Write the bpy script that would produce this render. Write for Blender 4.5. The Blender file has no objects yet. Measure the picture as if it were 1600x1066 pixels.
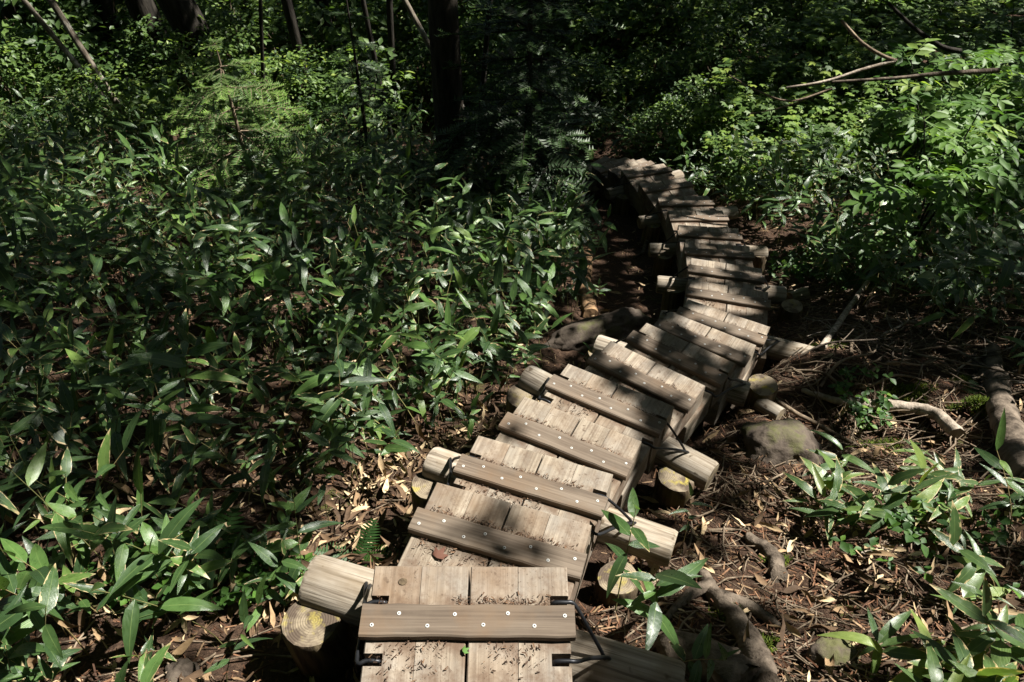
import bpy, math, random
import numpy as np
from mathutils import Matrix, Vector

sc = bpy.context.scene
COL = sc.collection
R = math.radians
rng = np.random.default_rng(7)
random.seed(7)

# ------------------------------------------------------------------ camera
CAM_PITCH = R(43.34)
FPX = 1200.7                     # focal length in pixels of a 1600 wide picture
cd = bpy.data.cameras.new('camera')
cd.sensor_width = 36.0
cd.lens = 36.0 * FPX / 1600.0
cd.clip_start = 0.05
cd.clip_end = 400
cam = bpy.data.objects.new('camera', cd)
COL.objects.link(cam)
cam.location = (0, 0, 0)
cam.rotation_euler = (R(90) - CAM_PITCH, 0, 0)
sc.camera = cam

# ------------------------------------------------------------------ world, sun, exposure
SUN_EL = R(55)
SUN_AZ = R(74)                   # clockwise from +Y (the way the stairs run) towards +X
TOSUN = np.array([math.cos(SUN_EL) * math.sin(SUN_AZ), math.cos(SUN_EL) * math.cos(SUN_AZ), math.sin(SUN_EL)])
w = bpy.data.worlds.new('World')
sc.world = w
w.use_nodes = True
nt = w.node_tree
bg = nt.nodes['Background']
sky = nt.nodes.new('ShaderNodeTexSky')
sky.sky_type = 'NISHITA'
sky.sun_disc = False
sky.sun_elevation = SUN_EL
sky.sun_rotation = SUN_AZ
nt.links.new(sky.outputs[0], bg.inputs[0])
bg.inputs[1].default_value = 0.05
sd = bpy.data.lights.new('sun', 'SUN')
sd.energy = 5.0
sd.angle = R(0.53)
sd.color = (1.0, 0.96, 0.885)
sun = bpy.data.objects.new('sun', sd)
COL.objects.link(sun)
sun.rotation_euler = Vector(TOSUN).to_track_quat('Z', 'Y').to_euler()
sun.location = (6, 2, 12)
sc.view_settings.view_transform = 'Standard'
sc.view_settings.look = 'None'
sc.view_settings.exposure = 1.7
sc.view_settings.gamma = 1.0
sc.view_settings.use_curve_mapping = False
sc.cycles.max_bounces = 6
sc.cycles.diffuse_bounces = 4
sc.cycles.glossy_bounces = 3
sc.cycles.transmission_bounces = 3
sc.cycles.transparent_max_bounces = 4
sc.cycles.sample_clamp_indirect = 4.0
sc.cycles.caustics_reflective = False
sc.cycles.caustics_refractive = False
sc.cycles.use_denoising = True

# ------------------------------------------------------------------ noise and terrain
def _hash(ix, iy, iz, seed):
    h = (ix.astype(np.int64) * 374761393 + iy.astype(np.int64) * 668265263 + iz.astype(np.int64) * 2147483647 + seed * 974634777) & 0xffffffff
    h = ((h ^ (h >> 13)) * 1274126177) & 0xffffffff
    h = h ^ (h >> 16)
    return (h & 0xffff) / 65535.0

def vnoise(x, y, z=0.0, seed=0):
    x, y, z = np.broadcast_arrays(np.asarray(x, float), np.asarray(y, float), np.asarray(z, float))
    ix, iy, iz = np.floor(x), np.floor(y), np.floor(z)
    fx, fy, fz = x - ix, y - iy, z - iz
    fx, fy, fz = (f * f * (3 - 2 * f) for f in (fx, fy, fz))
    r = 0
    for dx in (0, 1):
        for dy in (0, 1):
            for dz in (0, 1):
                wgt = (fx if dx else 1 - fx) * (fy if dy else 1 - fy) * (fz if dz else 1 - fz)
                r = r + wgt * _hash(ix + dx, iy + dy, iz + dz, seed)
    return r * 2 - 1

def fbm(x, y, z=0.0, seed=0, octv=3):
    a, s, r = 1.0, 1.0, 0
    for o in range(octv):
        r = r + a * vnoise(np.asarray(x) * s, np.asarray(y) * s, np.asarray(z) * s, seed + o)
        a *= .5
        s *= 2.03
    return r

# far edge centre x, y, z ; yaw towards the right ; fore and aft tilt
STEPS = [(-0.103, 1.011, -1.724, 0.1, 5.0), (0.001, 1.318, -1.897, 18.4, 1.9), (0.108, 1.624, -2.059, 20.2, -0.9),
         (0.259, 1.896, -2.187, 27.9, 2.6), (0.447, 2.193, -2.313, 30.4, 0.0), (0.650, 2.444, -2.438, 36.9, 2.2),
         (0.862, 2.701, -2.556, 37.3, 1.7), (1.042, 2.961, -2.697, 33.7, 0.3), (1.226, 3.277, -2.872, 29.8, 0.1),
         (1.355, 3.732, -3.044, 14.9, -1.2), (1.472, 4.204, -3.230, 14.3, -1.0), (1.535, 4.689, -3.421, 6.4, -1.2),
         (1.591, 5.174, -3.604, 6.2, -1.0), (1.600, 5.663, -3.776, -0.4, -0.9), (1.592, 6.132, -3.932, -2.9, -1.0),
         (1.479, 6.610, -4.057, -14.5, 0.6), (1.366, 7.092, -4.186, -16.1, 0.8), (1.253, 7.489, -4.384, -30.6, 0.5),
         (1.131, 7.900, -4.598, -29.6, -0.6), (0.969, 8.277, -4.829, -41.2, -0.1)]
PW = 0.48
_py = np.array([s[1] for s in STEPS])
_px = np.array([s[0] for s in STEPS])
_pz = np.array([s[2] for s in STEPS])
GY = np.concatenate([[-14, 0.3], _py - 0.1, [9.5, 11, 13, 16, 20, 30, 60]])
GZ = np.concatenate([[5.0, -1.72], _pz - 0.46, [-5.40, -5.72, -6.0, -6.15, -5.9, -3.5, 8]])

def path_x(y):
    return np.interp(y, np.concatenate([[0.0], _py, [8.8, 9.6]]), np.concatenate([[-0.12], _px, [0.5, -0.5]]))

def ground_z(x, y):
    x = np.asarray(x, float); y = np.asarray(y, float)
    z = np.interp(y, GY, GZ)
    z0 = np.interp(y - 0.25, GY, GZ); z1 = np.interp(y + 0.25, GY, GZ)
    z = (z + z0 + z1) / 3
    d = x - path_x(y)
    far = np.clip((np.abs(d) - 0.4) / 0.8, 0, 1)
    z = z + 0.10 * np.clip(-d - 0.9, 0, 3) + 0.16 * np.clip(d - 1.0, 0, 3.5)
    z = z + far * 0.10 * fbm(x * 0.7 + 3, y * 0.7, 0, 3, 3) + 0.022 * fbm(x * 3.1, y * 3.1, 0, 11, 3) + 0.007 * fbm(x * 14, y * 14, 0, 15, 2)
    z = z + .33 * np.exp(-((d - .75) / .50) ** 2) * np.exp(-((y - 3.1) / .85) ** 2) * np.clip((d - .22) / .2, 0, 1)
    # hollow beneath the roots to the right
    z = z - 0.16 * np.exp(-(((x - 1.75) / 0.5) ** 2 + ((y - 2.45) / 0.35) ** 2))
    return z

CP, SP = math.cos(CAM_PITCH), math.sin(CAM_PITCH)
def ray(px, py):
    a, b = (px - 800) / FPX, -(py - 533) / FPX
    d = np.array([a, CP + b * SP, -SP + b * CP])
    return d
def at_y(px, py, Y):
    d = ray(px, py); return d * (Y / d[1])
def at_z(px, py, Z):
    d = ray(px, py); return d * (Z / d[2])
def on_ground(px, py, up=0.0):
    d = ray(px, py)
    t = np.linspace(0.6, 40, 4000)
    p = d[None, :] * t[:, None]
    below = p[:, 2] < ground_z(p[:, 0], p[:, 1]) + up
    k = int(np.argmax(below)) if below.any() else len(t) - 1
    q = p[k].copy()
    return q
def project(P):
    P = np.asarray(P, float)
    z = P[..., 1] * CP - P[..., 2] * SP
    y = P[..., 2] * CP + P[..., 1] * SP
    return 800 + FPX * P[..., 0] / z, 533 - FPX * y / z, z

# ------------------------------------------------------------------ object helpers
def link(o, parent=None):
    COL.objects.link(o)
    if parent is not None:
        o.parent = parent
    return o
def tag(o, label=None, cat=None, group=None, kind=None):
    if label: o['label'] = label
    if cat: o['category'] = cat
    if group: o['group'] = group
    if kind: o['kind'] = kind
    return o
def empty(name, loc, rot=(0, 0, 0)):
    o = bpy.data.objects.new(name, None)
    o.empty_display_size = 0.1
    o.location = loc
    o.rotation_euler = rot
    return link(o)
def mesh_obj(name, me, parent=None):
    return link(bpy.data.objects.new(name, me), parent)

class MB:
    """collects vertices and faces, builds one mesh"""
    def __init__(self):
        self.v = []; self.f = []; self.m = []; self.sm = []
    def add(self, verts, faces, mat=0, smooth=True):
        o = len(self.v)
        self.v.extend([tuple(map(float, p)) for p in verts])
        self.f.extend([tuple(i + o for i in f) for f in faces])
        self.m.extend([mat] * len(faces)); self.sm.extend([smooth] * len(faces))
    def tube(self, pts, rad, n=8, mat=0, cap=True, capmat=None, wob=0.0):
        pts = [np.array(p, float) for p in pts]
        k = len(pts)
        rad = [rad] * k if np.isscalar(rad) else list(rad)
        up = None
        verts = []; faces = []
        for i in range(k):
            t = pts[min(i + 1, k - 1)] - pts[max(i - 1, 0)]
            t = t / (np.linalg.norm(t) + 1e-9)
            if up is None:
                a = np.array([0, 0, 1.0]) if abs(t[2]) < .9 else np.array([1.0, 0, 0])
            else:
                a = up
            u = a - t * (a @ t); u /= np.linalg.norm(u) + 1e-9
            s = np.cross(t, u); up = u
            for j in range(n):
                an = 2 * math.pi * j / n
                rr = rad[i] * (1 + (wob * random.uniform(-1, 1) if wob else 0))
                verts.append(pts[i] + (u * math.cos(an) + s * math.sin(an)) * rr)
        for i in range(k - 1):
            for j in range(n):
                j2 = (j + 1) % n
                faces.append((i * n + j, i * n + j2, (i + 1) * n + j2, (i + 1) * n + j))
        self.add(verts, faces, mat, True)
        if cap:
            cm = mat if capmat is None else capmat
            for e in (0, k - 1):
                ring = verts[e * n:(e + 1) * n]
                self.add(ring, [tuple(range(n))[::(1 if e else -1)]], cm, False)
    def build(self, mats):
        me = bpy.data.meshes.new('mesh')
        me.from_pydata(self.v, [], self.f)
        for m in mats: me.materials.append(m)
        me.polygons.foreach_set('material_index', self.m)
        me.polygons.foreach_set('use_smooth', self.sm)
        me.update()
        return me

def np_mesh(verts, faces, mats, attrs=None, smooth=True, midx=None):
    """faces: (n,k) array, every face with k corners"""
    me = bpy.data.meshes.new('mesh')
    nv, (nf, k) = len(verts), faces.shape
    me.vertices.add(nv); me.vertices.foreach_set('co', np.ascontiguousarray(verts, np.float32).ravel())
    me.loops.add(nf * k); me.loops.foreach_set('vertex_index', np.ascontiguousarray(faces, np.int32).ravel())
    me.polygons.add(nf)
    me.polygons.foreach_set('loop_start', np.arange(0, nf * k, k, dtype=np.int32))
    if smooth: me.polygons.foreach_set('use_smooth', np.ones(nf, bool))
    if midx is not None: me.polygons.foreach_set('material_index', midx.astype(np.int32))
    for m in mats: me.materials.append(m)
    me.update(calc_edges=True)
    for nme, arr in (attrs or {}).items():
        a = me.attributes.new(nme, 'FLOAT', 'POINT')
        a.data.foreach_set('value', np.ascontiguousarray(arr, np.float32))
    me.validate()
    return me

def scatter(template, M, T, rnd=None):
    """template (verts, faces, u, v); M (n,3,3); T (n,3)"""
    V, F, u, v = template
    n, k = len(M), len(V)
    P = np.einsum('nij,kj->nki', M, V) + T[:, None, :]
    Fs = (F[None] + (np.arange(n) * k)[:, None, None]).reshape(-1, F.shape[1])
    if rnd is None: rnd = rng.random(n)
    return P.reshape(-1, 3), Fs, np.tile(u, n), np.tile(v, n), np.repeat(rnd, k)
def join(parts, mats, smooth=True):
    o = 0; vs, fs, us, ws, rs, ms = [], [], [], [], [], []
    for i, (P, F, u, v, r) in enumerate(parts):
        vs.append(P); fs.append(F + o); us.append(u); ws.append(v); rs.append(r); o += len(P)
    return np_mesh(np.concatenate(vs), np.concatenate(fs), mats,
                   {'lu': np.concatenate(us), 'lv': np.concatenate(ws), 'rnd': np.concatenate(rs)}, smooth)

def eul(az, pitch, roll=None):
    """matrices: +Y of the template points to azimuth az (ccw from +Y), raised by pitch, rolled about its own axis"""
    az = np.asarray(az, float); pitch = np.asarray(pitch, float)
    roll = np.zeros_like(az) if roll is None else np.asarray(roll, float)
    ca, sa, cp, sp, cr, sr = np.cos(az), np.sin(az), np.cos(pitch), np.sin(pitch), np.cos(roll), np.sin(roll)
    o, i = np.zeros_like(az), np.ones_like(az)
    Z = np.stack([np.stack([ca, -sa, o], -1), np.stack([sa, ca, o], -1), np.stack([o, o, i], -1)], -2)
    X = np.stack([np.stack([i, o, o], -1), np.stack([o, cp, -sp], -1), np.stack([o, sp, cp], -1)], -2)
    Y = np.stack([np.stack([cr, o, sr], -1), np.stack([o, i, o], -1), np.stack([-sr, o, cr], -1)], -2)
    return Z @ X @ Y

# ------------------------------------------------------------------ materials
class NT:
    def __init__(self, name):
        self.m = bpy.data.materials.new(name); self.m.use_nodes = True
        self.t = self.m.node_tree; self.b = self.t.nodes['Principled BSDF']; self.out = self.t.nodes['Material Output']
    def n(self, kind, **kw):
        nd = self.t.nodes.new('ShaderNode' + kind)
        for k, v in kw.items(): setattr(nd, k, v)
        return nd
    def l(self, a, b): self.t.links.new(a, b)
    def ramp(self, fac, stops, interp='LINEAR'):
        r = self.n('ValToRGB'); e = r.color_ramp.elements; r.color_ramp.interpolation = interp
        while len(e) < len(stops): e.new(0.5)
        for el, (p, c) in zip(e, stops):
            el.position = p; el.color = (*c, 1) if len(c) == 3 else c
        self.l(fac, r.inputs[0]); return r.outputs[0]
    def noise(self, vec, scale, detail=4, rough=.55):
        nd = self.n('TexNoise'); nd.inputs['Scale'].default_value = scale; nd.inputs['Detail'].default_value = detail
        nd.inputs['Roughness'].default_value = rough
        if vec is not None: self.l(vec, nd.inputs['Vector'])
        return nd.outputs['Fac']
    def mapping(self, vec, scale=(1, 1, 1), loc=None):
        mp = self.n('Mapping'); mp.inputs['Scale'].default_value = scale
        self.l(vec, mp.inputs['Vector'])
        if loc is not None: self.l(loc, mp.inputs['Location'])
        return mp.outputs[0]
    def math(self, op, a, b=None, c=None, clamp=False):
        nd = self.n('Math', operation=op); nd.use_clamp = clamp
        for i, v in enumerate((a, b, c)):
            if v is None: continue
            if isinstance(v, (int, float)): nd.inputs[i].default_value = v
            else: self.l(v, nd.inputs[i])
        return nd.outputs[0]
    def mix(self, fac, a, b, mode='MIX'):
        nd = self.n('MixRGB', blend_type=mode)
        for i, v in enumerate((fac, a, b)):
            if isinstance(v, (int, float)): nd.inputs[i].default_value = v
            elif isinstance(v, tuple): nd.inputs[i].default_value = (*v, 1)
            else: self.l(v, nd.inputs[i])
        return nd.outputs[0]
    def bump(self, h, strength=.5, dist=.01):
        nd = self.n('Bump'); nd.inputs['Strength'].default_value = strength; nd.inputs['Distance'].default_value = dist
        self.l(h, nd.inputs['Height']); self.l(nd.outputs[0], self.b.inputs['Normal'])
    def base(self, c):
        if isinstance(c, tuple): self.b.inputs['Base Color'].default_value = (*c, 1)
        else: self.l(c, self.b.inputs['Base Color'])
    def rough(self, r, spec=.3):
        self.b.inputs['Roughness'].default_value = r; self.b.inputs['Specular IOR Level'].default_value = spec

def obj_vec(t, spread=37.0):
    tc = t.n('TexCoord'); oi = t.n('ObjectInfo')
    cmb = t.n('CombineXYZ')
    a = t.math('MULTIPLY', oi.outputs['Random'], spread)
    t.l(a, cmb.inputs[0]); t.l(t.math('MULTIPLY', a, 1.7), cmb.inputs[1]); t.l(t.math('MULTIPLY', a, .6), cmb.inputs[2])
    va = t.n('VectorMath', operation='ADD'); t.l(tc.outputs['Object'], va.inputs[0]); t.l(cmb.outputs[0], va.inputs[1])
    return tc.outputs['Object'], va.outputs[0], oi.outputs['Random']

def mat_wood(name, axis, dark, mid, light, spots=True, grey=(.17, .155, .135), greyamt=.65):
    t = NT(name); raw, v, r = obj_vec(t)
    st = [130, 130, 130]; st[axis] = 3.0
    g = t.noise(t.mapping(v, tuple(st)), 1.0, 3, .6)
    st2 = [22, 22, 22]; st2[axis] = 1.6
    g2 = t.noise(t.mapping(v, tuple(st2)), 1.0, 3, .5)
    gg = t.math('ADD', t.math('MULTIPLY', g, .55), t.math('MULTIPLY', g2, .45))
    c = t.ramp(gg, [(.30, dark), (.47, mid), (.66, light)])
    big = t.noise(v, 7.0, 4, .6)
    c = t.mix(t.math('MULTIPLY', t.ramp(big, [(.42, (0, 0, 0)), (.66, (1, 1, 1))]), greyamt), c, grey)
    br = t.noise(v, 3.2, 5, .65)
    c = t.mix(t.math('MULTIPLY', t.ramp(br, [(.50, (0, 0, 0)), (.72, (1, 1, 1))]), .75), c, (.12, .075, .042))
    c = t.mix(1.0, c, t.ramp(r, [(0, (.95, .95, .94)), (1, (1.03, 1.02, 1.02))]), 'MULTIPLY')
    if spots:
        # pits and trodden-in soil
        for sc_, lo_, amt in ((95.0, .63, .6), (42.0, .67, .6), (170.0, .63, .4)):
            sp = t.noise(v, sc_, 2, .5); m = t.noise(v, 8 + sc_ * .05, 3)
            s = t.math('MULTIPLY', t.ramp(sp, [(lo_, (0, 0, 0)), (lo_ + .05, (1, 1, 1))]), t.ramp(m, [(.42, (0, 0, 0)), (.60, (1, 1, 1))]))
            c = t.mix(t.math('MULTIPLY', s, amt), c, (.05, .032, .02))
        so = t.noise(raw, 11.0, 6, .72); sx = t.n('SeparateXYZ'); t.l(raw, sx.inputs[0])
        # soil gathers on both sides of the batten
        band = t.math('ADD', t.ramp(t.math('ABSOLUTE', t.math('ADD', sx.outputs[1], .147)), [(.036, (1, 1, 1)), (.085, (0, 0, 0))]), t.ramp(t.math('ABSOLUTE', t.math('ADD', sx.outputs[1], .30)), [(.02, (.75, .75, .75)), (.12, (0, 0, 0))]), clamp=True)
        sm = t.ramp(t.math('ADD', so, t.math('MULTIPLY', band, .20)), [(.52, (0, 0, 0)), (.72, (1, 1, 1))])
        c = t.mix(t.math('MULTIPLY', sm, .85), c, (.085, .055, .036))
    t.base(c); t.rough(.82, .2)
    t.bump(gg, .55, .004)
    return t.m

def mat_log(name):
    t = NT(name); raw, v, r = obj_vec(t)
    g = t.noise(t.mapping(v, (60, 60, 3.0)), 1.0, 4, .6)
    c = t.ramp(g, [(.30, (.07, .055, .04)), (.45, (.215, .185, .15)), (.70, (.36, .325, .275))])
    big = t.noise(v, 6, 4, .6)
    c = t.mix(t.math('MULTIPLY', t.ramp(big, [(.45, (0, 0, 0)), (.7, (1, 1, 1))]), .7), c, (.16, .12, .075))
    ck = t.noise(t.mapping(v, (75, 75, 1.6)), 1.0, 2, .5)
    c = t.mix(t.ramp(ck, [(.62, (0, 0, 0)), (.66, (.55, .55, .55))]), c, (.06, .046, .033))
    kn = t.noise(v, 22, 2, .5)
    c = t.mix(t.ramp(kn, [(.68, (0, 0, 0)), (.73, (.8, .8, .8))]), c, (.07, .05, .03))
    c = t.mix(1.0, c, t.ramp(r, [(0, (.75, .75, .74)), (1, (1.05, 1.02, .97))]), 'MULTIPLY')
    t.base(c); t.rough(.85, .15); t.bump(g, .5, .006)
    return t.m
def mat_post(name):
    t = NT(name); raw, v, r = obj_vec(t)
    g = t.noise(t.mapping(v, (50, 50, 4.0)), 1.0, 4, .6)
    c = t.ramp(g, [(.32, (.025, .018, .011)), (.5, (.085, .062, .038)), (.72, (.17, .13, .08))])
    big = t.noise(v, 9, 4, .6)
    c = t.mix(t.math('MULTIPLY', t.ramp(big, [(.5, (0, 0, 0)), (.68, (1, 1, 1))]), .6), c, (.12, .115, .03))
    t.base(c); t.rough(.85, .15); t.bump(g, .6, .006)
    return t.m
def mat_endgrain(name):
    t = NT(name); raw, v, r = obj_vec(t)
    sp = t.n('SeparateXYZ'); t.l(raw, sp.inputs[0])
    wob = t.noise(v, 12, 3)
    x = t.math('ADD', sp.outputs[0], .006); y = t.math('ADD', sp.outputs[1], -.004)
    rad = t.math('SQRT', t.math('ADD', t.math('MULTIPLY', x, x), t.math('MULTIPLY', y, y)))
    ph = t.math('ADD', t.math('MULTIPLY', rad, 950.0), t.math('MULTIPLY', wob, 16.0))
    ring = t.math('ADD', t.math('MULTIPLY', t.math('SINE', ph), .5), .5)
    c = t.mix(t.math('MULTIPLY', ring, .32), (.20, .165, .115), (.085, .06, .038))
    big = t.noise(v, 14, 4, .62)
    c = t.mix(t.math('MULTIPLY', t.ramp(big, [(.46, (0, 0, 0)), (.60, (1, 1, 1))]), .9), c, (.055, .04, .03))
    ye = t.noise(v, 23, 4, .6)
    c = t.mix(t.math('MULTIPLY', t.ramp(ye, [(.54, (0, 0, 0)), (.64, (1, 1, 1))]), t.ramp(r, [(.1, (.15, .15, .15)), (.9, (.9, .9, .9))])), c, (.26, .215, .05))
    an = t.math('ARCTAN2', y, x)
    cs = t.math('SINE', t.math('ADD', t.math('MULTIPLY', an, 4.0), t.math('MULTIPLY', wob, 9.0)))
    c = t.mix(t.math('MULTIPLY', t.ramp(t.math('ABSOLUTE', cs), [(0, (1, 1, 1)), (.09, (0, 0, 0))]), t.ramp(rad, [(.012, (.9, .9, .9)), (.06, (.2, .2, .2))])), c, (.03, .02, .014))
    t.base(c); t.rough(.9, .12)
    t.bump(t.math('ADD', t.math('MULTIPLY', ring, .4), big), .5, .004)
    return t.m

def mat_plain(name, c, rough=.6, spec=.3, metallic=0.0):
    t = NT(name); raw, v, r = obj_vec(t)
    n = t.noise(v, 40, 3)
    t.base(t.mix(n, tuple(x * .65 for x in c), tuple(min(1, x * 1.3) for x in c))); t.rough(rough, spec)
    t.b.inputs['Metallic'].default_value = metallic
    return t.m

def mat_soil():
    t = NT('forest_soil'); tc = t.n('TexCoord'); v = tc.outputs['Object']
    a = t.noise(v, 5, 5, .65); b = t.noise(v, 45, 5, .7); c3 = t.noise(v, 160, 3, .7)
    k = t.math('ADD', t.math('MULTIPLY', b, .6), t.math('MULTIPLY', c3, .4))
    c = t.ramp(k, [(.30, (.010, .007, .005)), (.46, (.036, .022, .015)), (.56, (.070, .043, .028)), (.72, (.16, .11, .075))])
    c = t.mix(t.math('MULTIPLY', t.ramp(a, [(.45, (0, 0, 0)), (.7, (1, 1, 1))]), .45), c, (.060, .036, .023))
    ms = t.noise(v, 2.3, 5, .7)
    mf = t.math('MULTIPLY', t.ramp(ms, [(.60, (0, 0, 0)), (.68, (1, 1, 1))]), t.ramp(b, [(.42, (0, 0, 0)), (.58, (1, 1, 1))]))
    c = t.mix(t.math('MULTIPLY', mf, .8), c, (.055, .075, .012))
    t.base(c); t.rough(.95, .1)
    t.bump(k, .9, .03)
    return t.m

def mat_bark(name, dark, light, patch=None):
    t = NT(name); raw, v, r = obj_vec(t)
    g = t.noise(t.mapping(v, (16, 16, 3.5)), 1.0, 5, .65)
    c = t.ramp(g, [(.35, dark), (.65, light)])
    if patch:
        p = t.noise(t.mapping(v, (5, 5, 2.2)), 1.0, 5, .7)
        c = t.mix(t.ramp(p, [(.52, (0, 0, 0)), (.60, (1, 1, 1))]), c, patch)
    t.base(c); t.rough(.9, .12); t.bump(g, .8, .02)
    return t.m

def mat_stone(name, c0, c1, moss=.5):
    t = NT(name); raw, v, r = obj_vec(t)
    a = t.noise(v, 9, 6, .65); b = t.noise(v, 60, 4, .6)
    c = t.ramp(a, [(.35, c0), (.65, c1)])
    c = t.mix(t.math('MULTIPLY', t.ramp(b, [(.4, (0, 0, 0)), (.7, (1, 1, 1))]), .35), c, tuple(x * .4 for x in c0))
    m = t.noise(v, 4.5, 5, .7)
    c = t.mix(t.math('MULTIPLY', t.ramp(m, [(.50, (0, 0, 0)), (.62, (1, 1, 1))]), moss), c, (.06, .065, .018))
    t.base(c); t.rough(.85, .2); t.bump(t.math('ADD', a, t.math('MULTIPLY', b, .4)), .5, .02)
    return t.m

def mat_leaf(name, lo, hi, rough=.4, spec=.4, trans=.35, tip=None, margin=0.0, veins=True, thin=True, gloss_tint=None, dead=0.0):
    """lo / hi: the darkest and the freshest leaf colour; margin: share of leaves with a dry pale rim"""
    t = NT(name)
    at = t.n('Attribute', attribute_name='rnd'); oi = t.n('ObjectInfo')
    r = t.math('FRACT', t.math('ADD', at.outputs['Fac'], oi.outputs['Random']))
    lu = t.n('Attribute', attribute_name='lu').outputs['Fac']; lv = t.n('Attribute', attribute_name='lv').outputs['Fac']
    mid = tuple((a * .65 + b * .35) for a, b in zip(lo, hi))
    c = t.ramp(r, [(0, lo), (.55, mid), (.9, hi), (1, tuple(min(1, a * f) for a, f in zip(hi, (1.55, 1.25, 1.2))))])
    tc = t.n('TexCoord')
    cv = t.n('CombineXYZ'); t.l(t.math('MULTIPLY', lu, 1.2), cv.inputs[0]); t.l(t.math('MULTIPLY', lv, 5.0), cv.inputs[1]); t.l(t.math('MULTIPLY', r, 90.0), cv.inputs[2])
    pn = t.noise(cv.outputs[0], 1.0, 3, .6)
    c = t.mix(1.0, c, t.ramp(pn, [(.3, (.72, .74, .72)), (.7, (1.2, 1.18, 1.15))]), 'MULTIPLY')
    if veins:
        vs = t.math('ADD', t.math('MULTIPLY', t.math('SINE', t.math('MULTIPLY', lu, 42.0)), .5), .5)
        c = t.mix(t.math('MULTIPLY', vs, .22), c, (.13, .22, .06))
        mr = t.ramp(t.math('ABSOLUTE', lu), [(0, (1, 1, 1)), (.07, (0, 0, 0))])
        c = t.mix(t.math('MULTIPLY', mr, .5), c, (.20, .27, .09))
    if margin > 0:
        r2 = t.math('FRACT', t.math('MULTIPLY', r, 7.31))
        has = t.ramp(r2, [(1 - margin - .01, (0, 0, 0)), (1 - margin, (1, 1, 1))])
        ed = t.math('ADD', t.math('ABSOLUTE', lu), t.math('MULTIPLY', t.math('SUBTRACT', pn, .5), 1.7))
        ed = t.math('MAXIMUM', ed, t.math('ADD', t.math('MULTIPLY', lv, 1.05), t.math('MULTIPLY', t.math('SUBTRACT', pn, .5), .5)))
        em = t.ramp(ed, [(.90, (0, 0, 0)), (1.0, (1, 1, 1))])
        c = t.mix(t.math('MULTIPLY', em, has), c, (.46, .36, .19))
    if dead > 0:
        r3 = t.math('FRACT', t.math('MULTIPLY', r, 13.7))
        c = t.mix(t.ramp(r3, [(1 - dead - .01, (0, 0, 0)), (1 - dead, (1, 1, 1))]), c, (.36, .24, .115))
    t.base(c); t.rough(rough, spec)
    if veins:
        t.bump(t.math('ADD', t.math('MULTIPLY', vs, .5), pn), .35, .004)
        t.l(t.math('ADD', rough, t.math('MULTIPLY', t.math('SUBTRACT', pn, .45), .35)), t.b.inputs['Roughness'])
    tr = t.n('BsdfTranslucent')
    t.l(t.mix(1.0, c, (1.5, 1.55, .65), 'MULTIPLY'), tr.inputs['Color'])
    ms = t.n('MixShader'); ms.inputs[0].default_value = trans
    t.l(t.b.outputs[0], ms.inputs[1]); t.l(tr.outputs[0], ms.inputs[2]); t.l(ms.outputs[0], t.out.inputs['Surface'])
    return t.m

def mat_litter(name, stops):
    t = NT(name)
    at = t.n('Attribute', attribute_name='rnd'); oi = t.n('ObjectInfo')
    r = t.math('FRACT', t.math('ADD', at.outputs['Fac'], oi.outputs['Random']))
    c = t.ramp(r, stops)
    tc = t.n('TexCoord'); pn = t.noise(tc.outputs['Object'], 40, 3, .6)
    c = t.mix(1.0, c, t.ramp(pn, [(.3, (.6, .58, .55)), (.7, (1.2, 1.2, 1.2))]), 'MULTIPLY')
    t.base(c); t.rough(.8, .2)
    return t.m

M_PLANK = mat_wood('weathered_plank', 1, (.078, .061, .045), (.175, .143, .108), (.285, .242, .188))
M_BATTEN = mat_wood('brown_batten', 0, (.042, .031, .023), (.090, .069, .051), (.155, .124, .095), False, (.13, .105, .08), .4)
M_LOG = mat_log('weathered_log'); M_POST = mat_post('dark_post'); M_END = mat_endgrain('end_grain')
M_IRON = mat_plain('black_iron', (.022, .023, .026), .45, .4, .6)
M_WASHER = mat_plain('white_washer', (.40, .40, .38), .7, .2)
M_HOLE = mat_plain('screw_hole', (.02, .02, .02), .5)
M_SOIL = mat_soil()
M_STONE = mat_stone('brown_stone', (.045, .034, .026), (.11, .088, .068), .75)
M_STONE_PALE = mat_stone('pale_stone', (.16, .15, .13), (.34, .32, .28), .25)
M_BARK_DARK = mat_bark('dark_bark', (.008, .007, .006), (.036, .031, .025))
M_BARK_CONIFER = mat_bark('conifer_bark', (.012, .010, .008), (.050, .042, .032))
M_BARK_PALE = mat_bark('pale_bark', (.06, .048, .036), (.19, .165, .13), (.34, .32, .28))
M_BARK_ROOT = mat_bark('root_bark', (.030, .023, .017), (.15, .12, .092))
M_DRIFT = mat_bark('bleached_branch', (.12, .095, .07), (.34, .29, .235))
M_ORANGE = mat_bark('rotten_log', (.05, .030, .018), (.24, .15, .08))
M_TWIG = mat_bark('twig_bark', (.05, .036, .024), (.22, .17, .12))
M_SASA = mat_leaf('bamboo_leaf', (.015, .036, .018), (.080, .152, .038), .30, .5, .36, margin=.22, dead=0)
M_SASA_OLD = mat_leaf('old_bamboo_leaf', (.030, .062, .024), (.120, .185, .05), .32, .5, .34, margin=.6, dead=0)
M_CULM = mat_litter('bamboo_stem', [(0, (.07, .085, .025)), (.5, (.14, .13, .05)), (1, (.26, .20, .09))])
M_BUSH = mat_leaf('bush_leaf', (.030, .062, .020), (.13, .205, .05), .48, .35, .42, veins=False)
M_MAPLE = mat_leaf('maple_leaf', (.042, .085, .022), (.15, .235, .045), .48, .35, .45, veins=False)
M_ROWAN = mat_leaf('rowan_leaf', (.050, .110, .022), (.115, .20, .045), .5, .25, .4, veins=False)
M_FIR = mat_leaf('fir_needle', (.022, .052, .014), (.15, .25, .05), .5, .3, .25, veins=False)
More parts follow.
